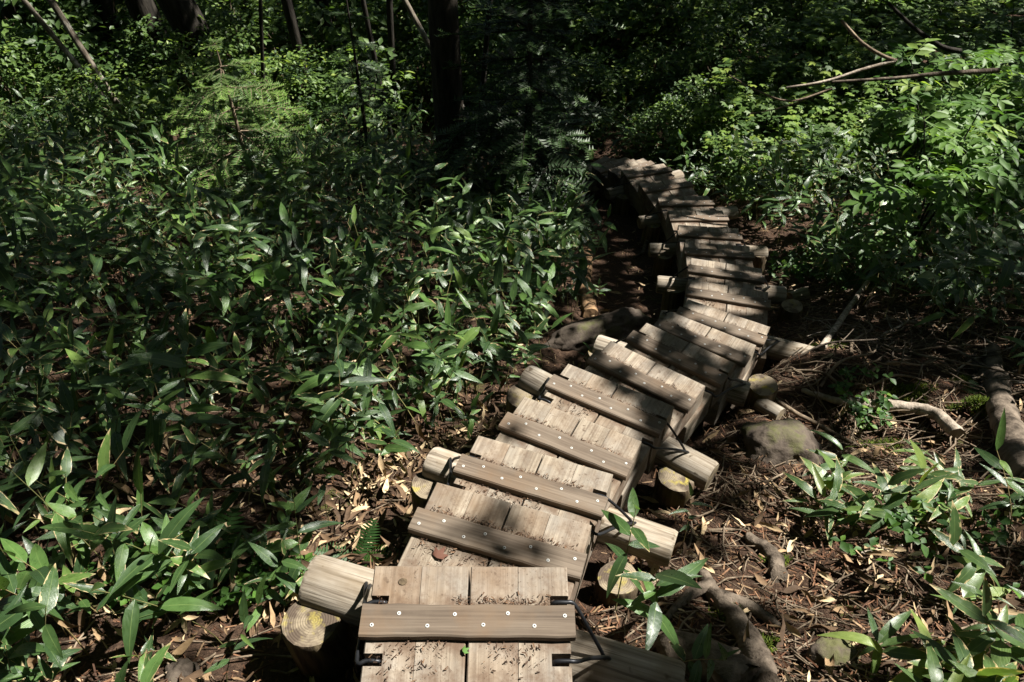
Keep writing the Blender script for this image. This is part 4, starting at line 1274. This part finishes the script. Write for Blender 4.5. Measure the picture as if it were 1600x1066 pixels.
# rowan with feathered leaves
def pinnate(nl=7):
    parts = []; V0, F0, u0, v0 = small_leaf(1, .44)
    Ms, Ts = [], []
    for i in range(nl):
        t_ = .22 + .72 * i / (nl - 1)
        for s in (-1, 1):
            Ms.append(eul(np.array([-s * 1.05 + s * .0]), np.array([-.22 + .25 * math.sin(i * 2.3 + s)]), np.array([s * .15 + .3 * math.sin(i * 5.1 + s * 2)]))[0] * (.36 * (1 - .35 * abs(t_ - .5)))); Ts.append((0, t_, -.16 * t_ ** 2))
    Ms.append(eul(np.array([0.]), np.array([-.25]))[0] * .32); Ts.append((0, .95, -.15))
    P, F, u, v, r_ = scatter((V0, F0, u0, v0), np.array(Ms), np.array(Ts), np.zeros(len(Ms)))
    rv = np.array([(-.008, 0, 0), (.008, 0, 0), (.006, .5, -.04), (-.006, .5, -.04), (.004, .96, -.15), (-.004, .96, -.15)])
    rf = np.array([(0, 1, 2), (0, 2, 3), (3, 2, 4), (3, 4, 5)]) + len(P)
    return np.concatenate([P, rv]), np.concatenate([F, rf]), np.concatenate([u, np.zeros(6)]), np.concatenate([v, np.zeros(6)])
PIN_ME = [leaf_mesh(pinnate(4), M_ROWAN), leaf_mesh(pinnate(5), M_ROWAN)]
def rowan(px, py, dy, height, nleaf, label, seed):
    r_ = random.Random(seed)
    q = at_y(px, py, dy); base = np.array(gl(q[0], q[1])); top = q
    root = empty('rowan_bush', base); tag(root, label, 'bush', 'rowan bushes at the right')
    H = max(.4, top[2] - base[2])
    mb = MB(); stems = []
    for i in range(5):
        a = r_.uniform(0, 6.28); u = r_.uniform(.25, .6)
        pts = smooth_pts([(0, 0, 0), (u * .3 * math.cos(a), u * .3 * math.sin(a), H * .55), (u * math.cos(a), u * math.sin(a), H * r_.uniform(.75, 1.0))], 5)
        mb.tube(pts, list(np.linspace(.012, .004, len(pts))), 5, cap=False); stems.append(pts)
    mesh_obj('stem', mb.build([M_BARK_DARK]), root)
    for i in range(nleaf):
        st = stems[i % 5]; p = st[r_.randrange(len(st) * 5 // 9, len(st))]
        o = mesh_obj('leaf', PIN_ME[i % 2], root); o.location = tuple(p)
        o.rotation_euler = (r_.uniform(-.25, .45), r_.uniform(-.25, .25), r_.uniform(0, 6.28)); s = r_.uniform(.28, .44); o.scale = (s, s, s)
rowan(1500, 195, 4.9, .9, 60, 'rowan bush with bright feathered leaves at the right edge above the bamboo', 1)
rowan(1510, 85, 6.2, 1.2, 56, 'rowan bush with feathered leaves just behind, at upper right', 2)
rowan(1590, 215, 5.2, 1, 30, 'pale rowan bush cut off by the right edge', 3)
rowan(1590, 60, 7.0, 1, 30, 'rowan bush high in the upper right corner', 4)

# dead branches across the upper right
def branch_obj(pts, r0, r1, label, mat, side=()):
    mb = MB(); sp = smooth_pts(pts, 6); mb.tube(sp, list(np.linspace(r0, r1, len(sp))), 7, wob=.06)
    for s_, rr in side:
        q = smooth_pts(s_, 5); mb.tube(q, list(np.linspace(rr, rr * .4, len(q))), 5)
    o = mesh_obj('dead_branch', mb.build([mat])); tag(o, label, 'branch'); return o
branch_obj([at_y(1228, 137, 5.55), at_y(1290, 127, 5.60), at_y(1350, 108, 5.65), at_y(1400, 95, 5.70)], .008, .016, 'bare pale branch arching over the bamboo at upper right', M_DRIFT)
branch_obj([at_y(1315, 32, 5.85), at_y(1345, 65, 5.75), at_y(1375, 85, 5.70), at_y(1400, 95, 5.70)], .012, .015, 'straight bare stick slanting down to the pale branch', M_TWIG)
branch_obj([at_y(1300, 128, 5.75), at_y(1400, 122, 5.75), at_y(1470, 115, 5.75), at_y(1560, 110, 5.85)], .010, .022, 'horizontal mossy dead branch behind the rowan', M_BARK_ROOT)
branch_obj([at_y(1140, 118, 5.85), at_y(1180, 140, 5.65), at_y(1235, 158, 5.55), at_y(1300, 138, 5.60)], .005, .010, 'thin dark dead branch drooping towards the stairs', M_TWIG)
branch_obj([at_y(1170, 178, 6.2), at_y(1215, 170, 6.2), at_y(1260, 155, 6.25)], .004, .007, 'short twiggy dead branch in shade over the bamboo', M_TWIG)
branch_obj([at_y(1388, 5, 7.3), at_y(1430, 45, 7.2), at_y(1470, 72, 7.1), at_y(1500, 80, 7.1)], .014, .026, 'dark slanting dead limb behind the maple leaves', M_BARK_DARK)

# ------------------------------------------------------------------ firs
def fir_branch(seed, tip_only=.0):
    r_ = np.random.default_rng(seed)
    segs = [((0, 0, 0), (0, 1, -.12), 1.0, .15)]
    for i in range(10):
        t_ = .18 + .76 * i / 9
        for s in (-1, 1):
            if r_.random() < .16: continue
            L_ = (.46 * (1 - t_) + .10) * r_.uniform(.5, 1.2); a = .85 + r_.normal(0, .22)
            b = np.array([0, t_, -.12 * t_ ** 2]); d = np.array([s * math.sin(a), math.cos(a), -.10 + r_.normal(0, .16)]) * L_
            segs.append((b, b + d, L_, .02))
    V, F, U, W = [], [], [], []; o = 0
    mbv = []
    for b, e, L_, st in segs:
        b, e = np.array(b, float), np.array(e, float); d = e - b; ln = np.linalg.norm(d); d = d / ln
        sd_ = np.array([-d[1], d[0], 0]) * -1; sd_ /= np.linalg.norm(sd_)
        up = np.cross(sd_, d); n = int(ln / .030)
        for i in range(n):
            t_ = st + (1 - st) * (i + .5) / n
            for s in (-1, 1):
                q = b + d * ln * t_
                nd = (sd_ * s * .9 + d * .55 + up * r_.uniform(.05, .55)); nd /= np.linalg.norm(nd)
                nl = .075 * r_.uniform(.7, 1.1); wv = d * .014
                V += [q - wv, q + wv, q + nd * nl]; F.append((o, o + 1, o + 2)); U += [0, 0, 1]; tt = np.linalg.norm(q[:2]); W += [tt] * 3; o += 3
    V = np.array(V)
    return V, np.array(F), np.array(U, float), np.array(W, float), segs
def fir_meshes(mat, woodmat, seed0):
    out = []
    for i in range(3):
        V, F, u, v, segs = fir_branch(seed0 + i)
        # fresher colour towards the branch tips
        rn = np.clip(v * .75 + .2 * np.random.default_rng(i).random(len(v)), 0, .99)
        me = np_mesh(V, F, [mat], {'lu': u, 'lv': v, 'rnd': rn}, False)
        mb = MB()
        for k, (b, e, L_, st) in enumerate(segs): mb.tube([b, e], [.012 if k == 0 else .005, .003], 4, cap=False)
        out.append((me, mb.build([woodmat])))
    return out
def mat_fir_fix(m):
    # needles take their shade from the position on the branch, not from a per object random
    t = m.node_tree
    for nd in t.nodes:
        if nd.type == 'MATH' and nd.operation == 'ADD' and any(l.from_node.type == 'OBJECT_INFO' for i in nd.inputs for l in i.links):
            for i in nd.inputs:
                for l in list(i.links):
                    if l.from_node.type == 'OBJECT_INFO': t.links.remove(l); i.default_value = 0.0
            break
mat_fir_fix(M_FIR); mat_fir_fix(M_FIR_SHADED)
FIR = fir_meshes(M_FIR, M_TWIG, 70); FIRD = fir_meshes(M_FIR_SHADED, M_BARK_DARK, 80)
def fir(name, base, H, tiers, spread, meshes, label, seed, r0, low=.15, droop=.25, group=None, bare=0.0):
    r_ = random.Random(seed)
    root = empty(name, base); tag(root, label, 'tree', group)
    mb = MB(); pts = [(0, 0, -.1), (.01, .0, H * .5), (0, 0.02, H)]
    mb.tube(smooth_pts(pts, 5), list(np.linspace(r0, r0 * .15, 11)), 8)
    mesh_obj('trunk', mb.build([M_TWIG if meshes is FIR else M_BARK_CONIFER]), root)
    for k in range(tiers):
        f = low + (1 - low) * k / (tiers - 1)
        L_ = spread * (1 - f) ** .75 + spread * .12
        nb = 6 if f < .92 else 4
        a0 = r_.uniform(0, 6.28)
        for j in range(nb):
            me, wd = meshes[r_.randrange(3)]
            ln = L_ * r_.uniform(.5, 1.2)
            if r_.random() < .22: continue
            br = link(bpy.data.objects.new('branch', wd), root)
            br.location = (0, 0, H * f + r_.uniform(-.02, .02)); br.rotation_euler = (r_.uniform(-.25, .25) - droop * (1 - f) + (.35 if f > .9 else 0), r_.uniform(-.2, .2), a0 + j * 6.28 / nb + r_.uniform(-.25, .25)); br.scale = (ln,) * 3
            if r_.random() >= bare or f > .5:
                link(bpy.data.objects.new('needles', me), br)
    return root
q = at_y(335, 70, 6.2); b_ = np.array(gl(q[0], 6.2)); fir('fir_sapling', b_, q[2] - b_[2], 8, 1.1, FIR, 'sunlit young fir standing in the bamboo at left', 3, .03, .2, .15)
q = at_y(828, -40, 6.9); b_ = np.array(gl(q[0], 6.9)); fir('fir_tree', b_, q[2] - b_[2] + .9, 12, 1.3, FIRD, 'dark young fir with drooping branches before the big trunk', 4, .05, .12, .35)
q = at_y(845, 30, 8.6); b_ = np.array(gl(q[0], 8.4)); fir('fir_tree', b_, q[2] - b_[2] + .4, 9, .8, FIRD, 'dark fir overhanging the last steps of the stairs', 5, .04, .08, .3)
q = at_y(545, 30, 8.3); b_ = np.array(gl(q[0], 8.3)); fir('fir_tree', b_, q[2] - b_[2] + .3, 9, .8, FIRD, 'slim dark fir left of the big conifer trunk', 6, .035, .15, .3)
for px, py, Y, sp_, lab in [(640, 215, 6.8, .45, 'tiny dark fir at the foot of the big conifer trunk')]:
    q = at_y(px, py, Y); b_ = np.array(gl(q[0], Y)); fir('fir_sapling', b_, max(.5, q[2] - b_[2]), 6, sp_, FIRD, lab, 9, .02, .15, .2)

# ------------------------------------------------------------------ trees: trunks, limbs, crowns that shade the slope
TREES = []   # (x, y, label)
def trunk_mesh(pts, rads, mat, n=14):
    sp = smooth_pts(pts, 6); rs = np.interp(np.linspace(0, 1, len(sp)), np.linspace(0, 1, len(rads)), rads)
    mb = MB(); mb.tube(sp, list(rs), n, wob=.03)
    return mb.build([mat])
def tree(px, py, Y, wpx, lean, H, label, mat, name='tree', group=None):
    q = at_y(px, py, Y); depth = project(q)[2]; r_ = wpx / FPX * depth / 2
    zg = float(ground_z(q[0], Y))
    # axis passes through q with a lean (dx per metre of height)
    bx_ = q[0] - lean * (q[2] - zg)
    root = empty(name, (bx_, Y, zg)); tag(root, label, 'tree', group)
    pts = [(0, 0, -.15), (lean * .25, 0, .25), (lean * 1.6, 0, 1.6), (lean * 4, .1, 4), (lean * 6, .2, H)]
    mesh_obj('trunk', trunk_mesh(pts, [r_ * 1.5, r_ * 1.12, r_, r_ * .85, r_ * .4], mat), root)
    TREES.append((bx_ + lean * 5, Y, zg + H, root, zg)); return root
tree(700, 150, 7.4, 46, 0.0, 12, 'tall dark conifer trunk standing at the centre of the background', M_BARK_CONIFER)
tree(288, 25, 10.6, 52, -.28, 11, 'thick dark trunk leaning left behind the young fir', M_BARK_DARK)
tree(236, 45, 11.2, 42, -.10, 11, 'dark trunk just left of the thick leaning trunk', M_BARK_DARK)
tree(455, 30, 10.2, 17, -.05, 9, 'slender dark trunk behind the young fir at right', M_BARK_DARK)
tree(130, 80, 8.8, 10, -.25, 8, 'thin pale trunk leaning left, with blotched bark', M_BARK_PALE)
tree(70, 40, 9.6, 8, -.42, 8, 'thin pale trunk at the far left, leaning', M_BARK_PALE)
tree(665, 60, 8.6, 9, -.45, 7, 'thin pale stem leaning beside the big conifer trunk', M_BARK_PALE)
tree(505, 20, 12.5, 22, 0, 10, 'straight dark trunk deep in the background at centre left', M_BARK_DARK)
tree(385, 15, 12.0, 16, .05, 9, 'narrow dark trunk deep in the shade between the fir and the thick trunk', M_BARK_DARK)
tree(165, 20, 12.6, 26, .03, 10, 'dark trunk in the background above the pale leaning stems', M_BARK_DARK)
tree(15, 20, 11.5, 20, .05, 10, 'dark trunk at the top left corner', M_BARK_DARK)
for px_, Y_, w_, ln_, lab_ in [
                               (408, 9.4, 6, .18, 'thin sapling stem leaning right beyond the young fir'), (575, 9.8, 8, -.08, 'thin dark stem between the slim fir and conifer trunk'),
                               (610, 10.5, 10, .06, 'dark stem left of the leaning pale stem'), (762, 9.2, 9, .1, 'dark stem right of the big conifer trunk')]:
    tree(px_, 40, Y_, w_, ln_, 7, lab_, M_BARK_DARK)
# trees that stand outside the frame, to the right and behind the camera; their crowns shade the slope
OFF = [(5.6, 1.0), (6.8, 4.2), (8.2, 7.2), (10.5, 2.4), (11.5, 6.0), (4.4, -2.2), (9.5, 10.5), (12.5, 11.5), (0.5, -3.2), (-4.5, -1.8), (3.5, 14.5), (-2.8, 14.8), (-8.5, 13.5), (8.5, 15.0)]
for i, (x, y) in enumerate(OFF):
    zg = float(ground_z(x, y)); H = 9.0
    root = empty('tree', (x, y, zg)); tag(root, 'tall tree standing out of the picture whose crown shades the stairs' if y < 12 else 'tall tree beyond the bushes at the back', 'tree', 'tall trees around the slope')
    mesh_obj('trunk', trunk_mesh([(0, 0, -.15), (.03, 0, 2), (-.05, .05, 5), (0, 0, H)], [.22, .17, .14, .06], M_BARK_DARK), root)
    TREES.append((x, y, zg + H, root, zg))

# sun flecks on the slope: pixel of the lit spot on the ground or step, radii in metres (across, along), strength
def world_fleck(px, py, up):
    q = on_ground(px, py, up); return q
FLECKS = []
for px, py, rx, ry, up in [
             # first step
    (520, 890, .16, .12, .15), (490, 960, .10, .09, .2), (400, 1010, .22, .12, .2), (150, 1020, .3, .15, .2), (200, 900, .10, .12, .25), (540, 680, .12, .1, .1),
    
    (700, 715, .10, .10, .15), (640, 640, .15, .2, .1), (720, 700, .1, .1, .2), (600, 770, .2, .16, .05), (630, 720, .18, .15, .05), (560, 740, .15, .12, .05), (690, 640, .14, .12, .1), (760, 600, .12, .1, .1), (500, 840, .12, .1, .1),
    (850, 590, .08, .06, .2), (815, 580, .08, .07, .15), 
    
    
    (960, 870, .14, .12, .25), (1000, 770, .08, .08, .35), (1030, 950, .12, .10, .25), (930, 930, .1, .08, .3),
    (1190, 605, .07, .06, .1), (1265, 560, .08, .06, .1), (1215, 640, .07, .06, .05), (1110, 720, .06, .05, .15),
    (1000, 860, .12, .08, .1), (1100, 900, .16, .1, .0), (1150, 850, .10, .06, .0), (1050, 800, .10, .06, .0), (1240, 690, .10, .05, .1), (1180, 760, .10, .06, .0),
    (1270, 780, .16, .12, .2), (1330, 760, .14, .1, .2), (1420, 770, .14, .08, .2), (1500, 740, .15, .12, .2), (1560, 660, .20, .30, .1), (1470, 670, .2, .10, .1), (1380, 640, .14, .08, .1), (1590, 600, .16, .2, .0),
    (1450, 960, .14, .10, .2), (1540, 880, .14, .1, .2), (1390, 1000, .12, .08, .2), (1250, 930, .08, .05, .0), (1330, 900, .08, .05, .0), (1200, 1000, .07, .05, .0),
    (1220, 330, .25, .15, .2), (1290, 300, .35, .2, .3), (1250, 250, .3, .15, .35), (1350, 220, .4, .15, .35), (1340, 400, .2, .1, .05), (1280, 370, .2, .1, .05), (1230, 390, .12, .1, 0.), (1450, 350, .15, .12, .3), (1570, 280, .1, .15, .3),
    (690, 350, .22, .16, .4), (760, 380, .18, .10, .3), (720, 420, .2, .12, .3), (640, 470, .18, .10, .3), (830, 400, .12, .08, .2), (800, 520, .14, .08, .2), (740, 560, .12, .1, .2),
    (640, 600, .10, .12, .2), (350, 430, .2, .08, .2), (170, 300, .35, .12, .3), (110, 390, .3, .1, .1), (100, 330, .2, .1, .3), (250, 370, .15, .1, .3), (480, 420, .2, .08, .3),
    (340, 190, .55, .30, .9), (330, 120, .5, .25, 1.3), (270, 190, .3, .2, .8), (450, 170, .3, .15, .5),
    (920, 480, .07, .08, .05), (900, 430, .06, .08, .1), (970, 500, .08, .05, .1), (570, 400, .12, .08, .4), (380, 380, .1, .05, .4),
    (110, 800, .09, .09, .3), (240, 850, .07, .06, .3), (440, 700, .08, .06, .2), (460, 560, .08, .06, .1), (580, 560, .12, .06, .1), (300, 600, .08, .05, .2),
    (1060, 278, .06, .06, .1), ]:
    q = world_fleck(px, py, .45 if up == .28 else up); FLECKS.append((q[0], q[1], q[2], rx, ry))
for k, lx, ly, rx, ry in [(0, 0, -.06, .3, .22), (0, 0, -.36, .3, .22), (1, -.2, -.2, .05, .2), (1, -.02, -.29, .25, .05), (1, .16, -.02, .09, .03), (2, 0, -.13, .36, .2), (3, .08, -.06, .2, .10), (3, .12, -.16, .16, .06), (3, -.12, -.02, .1, .03),
                          (4, -.16, -.03, .06, .04), (4, -.18, -.15, .09, .04), (4, -.1, -.26, .2, .07), (5, -.14, -.04, .10, .05), (5, .17, -.04, .08, .05), (5, .02, -.14, .05, .03), (6, -.22, -.03, .03, .03), (7, .1, -.03, .16, .05), (7, -.12, -.05, .09, .03),
                          (8, .1, -.08, .17, .09), (8, -.14, -.12, .03, .02), (9, -.12, -.1, .13, .06), (9, -.1, -.26, .16, .04), (10, -.16, -.1, .06, .03), (15, .2, -.06, .02, .02)]:
    q = step_info[k] @ Vector((lx, ly, 0)); FLECKS.append((q.x, q.y, q.z, rx, ry))
for k in log_axis:
    A_, B_, dia_ = log_axis[k]
    if k in (0, 2, 4, 6): q = A_ + (B_ - A_) * .10; FLECKS.append((q[0], q[1], q[2] + .06, .2 if k == 0 else .12, .2 if k == 0 else .10))
    if k in (2, 4, 8): q = B_ + (A_ - B_) * .08; FLECKS.append((q[0], q[1], q[2] + .06, .10, .08))
    if k in (10, 12): q = A_ + (B_ - A_) * .06; FLECKS.append((q[0], q[1], q[2] + .06, .05, .05))
for o_ in bpy.data.objects:
    if o_.name.startswith('log_post') and ('bright sunlit' in o_['label'] or 'stained cut post with' in o_['label'] or 'slanting' in o_['label']): FLECKS.append((*o_.location, .10, .09))
for px, py, Y, rx, ry in [(1500, 185, 4.9, .5, .35), (1560, 150, 5.4, .35, .3), (1450, 210, 4.9, .3, .25), (1490, 80, 6.2, .5, .4), (1580, 60, 7, .45, .45), (1250, 50, 7.8, .7, .5), (1380, 30, 8.0, .7, .5),
                          (1100, 110, 9.2, .3, .3), (1210, 110, 8.2, .4, .3), (1330, 110, 5.65, .35, .12), (1420, 110, 5.75, .3, .1), (340, 100, 6.2, .6, .5), (250, 150, 6.1, .3, .25), (290, 180, 6.0, .4, .25), (400, 190, 6.1, .3, .22), (210, 210, 6.2, .2, .15), (100, 60, 10, .9, .8), (60, 150, 9, .7, .6), (430, 60, 10, .8, .7),
                          (560, 90, 9, .6, .5), (620, 40, 10, .5, .5), (180, 120, 9.5, .5, .5), (20, 40, 11, .9, .9), (520, 140, 8.6, .3, .3), (150, 160, 8.8, .3, .3)]:
    q = at_y(px, py, Y); FLECKS.append((q[0], q[1], q[2], rx, ry))
FL = np.array(FLECKS)
def lit_amount(P, bigscale=.9):
    """how open the sky should be towards the sun over ground point columns: P points in the canopy, followed down the sun's ray"""
    n = len(P); lit = np.zeros(n)
    for (fx, fy, fz, rx, ry) in FL:
        t_ = (P[:, 2] - fz) / TOSUN[2]
        x = P[:, 0] - TOSUN[0] * t_; y = P[:, 1] - TOSUN[1] * t_
        d = ((x - fx) / (rx * 1.1 + .08)) ** 2 + ((y - fy) / (ry * 1.2 + .08)) ** 2
        wob = 1 + .55 * vnoise(x * 9, y * 9, 0, 91)
        lit = np.maximum(lit, np.clip((1.15 * wob - d) * 3, 0, 1))
    # chance gaps elsewhere, their share set by zone to shape the light
    t_ = (P[:, 2] - np.interp(P[:, 1], GY, GZ) - .4) / TOSUN[2]
    x = P[:, 0] - TOSUN[0] * t_; y = P[:, 1] - TOSUN[1] * t_
    t_ = (P[:, 2] - ground_z(x, y) - .3) / TOSUN[2]
    x = P[:, 0] - TOSUN[0] * t_; y = P[:, 1] - TOSUN[1] * t_
    onstep = np.abs(x - path_x(y)) < .5
    g = vnoise(x * 3.1, y * 3.1, 0, 55) * .6 + vnoise(x * 8.3, y * 8.3, 0, 56) * .5
    g = np.where((x < path_x(y)) & (y <= 7.0), vnoise(x * 2.2, y * 2.2, 0, 54) * .45 + vnoise(x * 6, y * 6, 0, 55) * .45 + vnoise(x * 13, y * 13, 0, 56) * .45, g)
    g = np.where(y > 7.0, vnoise(x * 1.3, y * 1.3, 0, 58) * .55 + vnoise(x * 5, y * 5, 0, 59) * .5 + vnoise(x * 11, y * 11, 0, 60) * .35, g)
    thr = np.where(y > 7.0, .29, .30)
    dep = y * .73 + 4.2 * .69
    shade = (y > 7.0) & (x > -.10 * dep) & (x < .23 * dep)
    thr = np.where((y > 5.8) & (y <= 12) & (x > 2.4), .21, thr)
    thr = np.where((y < 3.4) & (x > path_x(y) + .4), .04, thr)
    thr = np.where(shade, .95, thr)
    gap = np.clip((g - thr) * 9, 0, 1)
    gap = np.where(onstep & (y < 9.4), np.where((y > 3.9) & (y < 7.6), .84, np.where(y < 3.9, .74, .3)), gap)
    return np.maximum(lit, gap), x, y

def canopy():
    tx = np.array([(t[0], t[1]) for t in TREES])
    N = 420000
    gy = rng.uniform(-.5, 18.5, N)
    half = np.maximum(gy, 0) * .95 + 2.2
    gx = rng.uniform(-1, 1, N) * half
    # same density per ground area
    keep = rng.random(N) < half / half.max()
    gx, gy = gx[keep], gy[keep]
    # extra leaves added above the stairs to deepen their shade
    ey = np.concatenate([rng.uniform(3.6, 9.0, 34000), rng.uniform(.5, 3.6, 14000)]); ex = path_x(ey) + rng.uniform(-.75, .75, len(ey))
    gx, gy = np.concatenate([gx, ex]), np.concatenate([gy, ey])
    gz = np.interp(gy, GY, GZ)
    top = rng.uniform(5.2, 7.6, len(gx))
    t_ = top / TOSUN[2]
    P = np.stack([gx + TOSUN[0] * t_, gy + TOSUN[1] * t_, gz + top], -1)
    P[:, 2] = np.maximum(P[:, 2], .9)
    # unseen wood around, added to dim the skylight: wider crowns, lower at the rim
    n2 = 70000
    qx, qy = rng.uniform(-17, 20, n2), rng.uniform(-11, 24, n2)
    rim = np.hypot((qx - 1.5) / 1.15, qy - 6.0)
    hh = np.where(rim > 10.5, rng.uniform(1.0, 9, n2), rng.uniform(6.5, 9.0, n2))
    Q2 = np.stack([qx, qy, np.interp(qy, GY, GZ) + hh], -1)
    u_, v_, d_ = project(Q2)
    hid = ~((d_ > 0) & (u_ > -150) & (u_ < 1750) & (v_ > -150) & (v_ < 1200)) & (np.linalg.norm(Q2, axis=1) > 2.5)
    Q2 = Q2[hid]
    big = np.concatenate([np.zeros(len(P), bool), np.ones(len(Q2), bool)])
    P = np.concatenate([P, Q2])
    lit, sx, sy = lit_amount(P)
    half_ = np.maximum(sy, 0) * .95 + 2.2
    inview = (sy > -.5) & (sy < 18.5) & (np.abs(sx) < half_ + .3)
    lit = np.where(inview | ~big, lit, 0)
    small_drop = big & inview & (rng.random(len(P)) < .0)
    size = np.where(big, np.where(inview, rng.uniform(.12, .2, len(P)), rng.uniform(.32, .52, len(P))), rng.uniform(.08, .15, len(P)))
    keep = rng.random(len(P)) > lit * 1.02  # leaves left out where sun should land; crown gaps are shaped for the flecks
    P = P[keep]; size = size[keep]
    own = np.concatenate([np.argmin(((c_[:, None, :2] - tx[None]) ** 2).sum(-1), 1) for c_ in np.array_split(P, 20)])
    tp = (np.array([(0, 0, 0), (.36, .45, .05), (0, 1, -.05), (-.36, .45, .05)], float), np.array([(0, 1, 2, 3)]), np.zeros(4), np.zeros(4))
    ntot = 0
    for i, (x, y, zt, root, zg) in enumerate(TREES):
        Q = P[own == i]; qs = size[own == i]
        mb = MB()
        loc = np.array(root.location)
        if len(Q):
            n = len(Q); ntot += n
            az = rng.uniform(0, 6.28, n)
            M = eul(az, rng.normal(-.1, .35, n), rng.normal(0, .45, n)) * qs[:, None, None]
            cr = mesh_obj('crown', join([scatter(tp, M, Q - loc)], [M_CANOPY]), root)
            # limbs reaching into the crown
            idx = rng.choice(n, min(5, n), replace=False)
            for j in idx:
                e = Q[j] - loc
                h0 = max(1.5, min(e[2] - .8, zt - zg - .5))
                fx = (x - loc[0]) / 5 * h0 if abs(x - loc[0]) > .2 else 0
                s0 = np.array([fx, 0, h0]); m_ = (s0 + e) / 2 + np.array([0, 0, .3])
                mb.tube(smooth_pts([s0, m_, e], 4), list(np.linspace(.035, .006, 9)), 5, cap=False)
            mesh_obj('limbs', mb.build([M_BARK_DARK]), root)
    print('canopy leaves', ntot)
canopy()
print('objects', len(bpy.data.objects), 'bamboo', len(SP3))
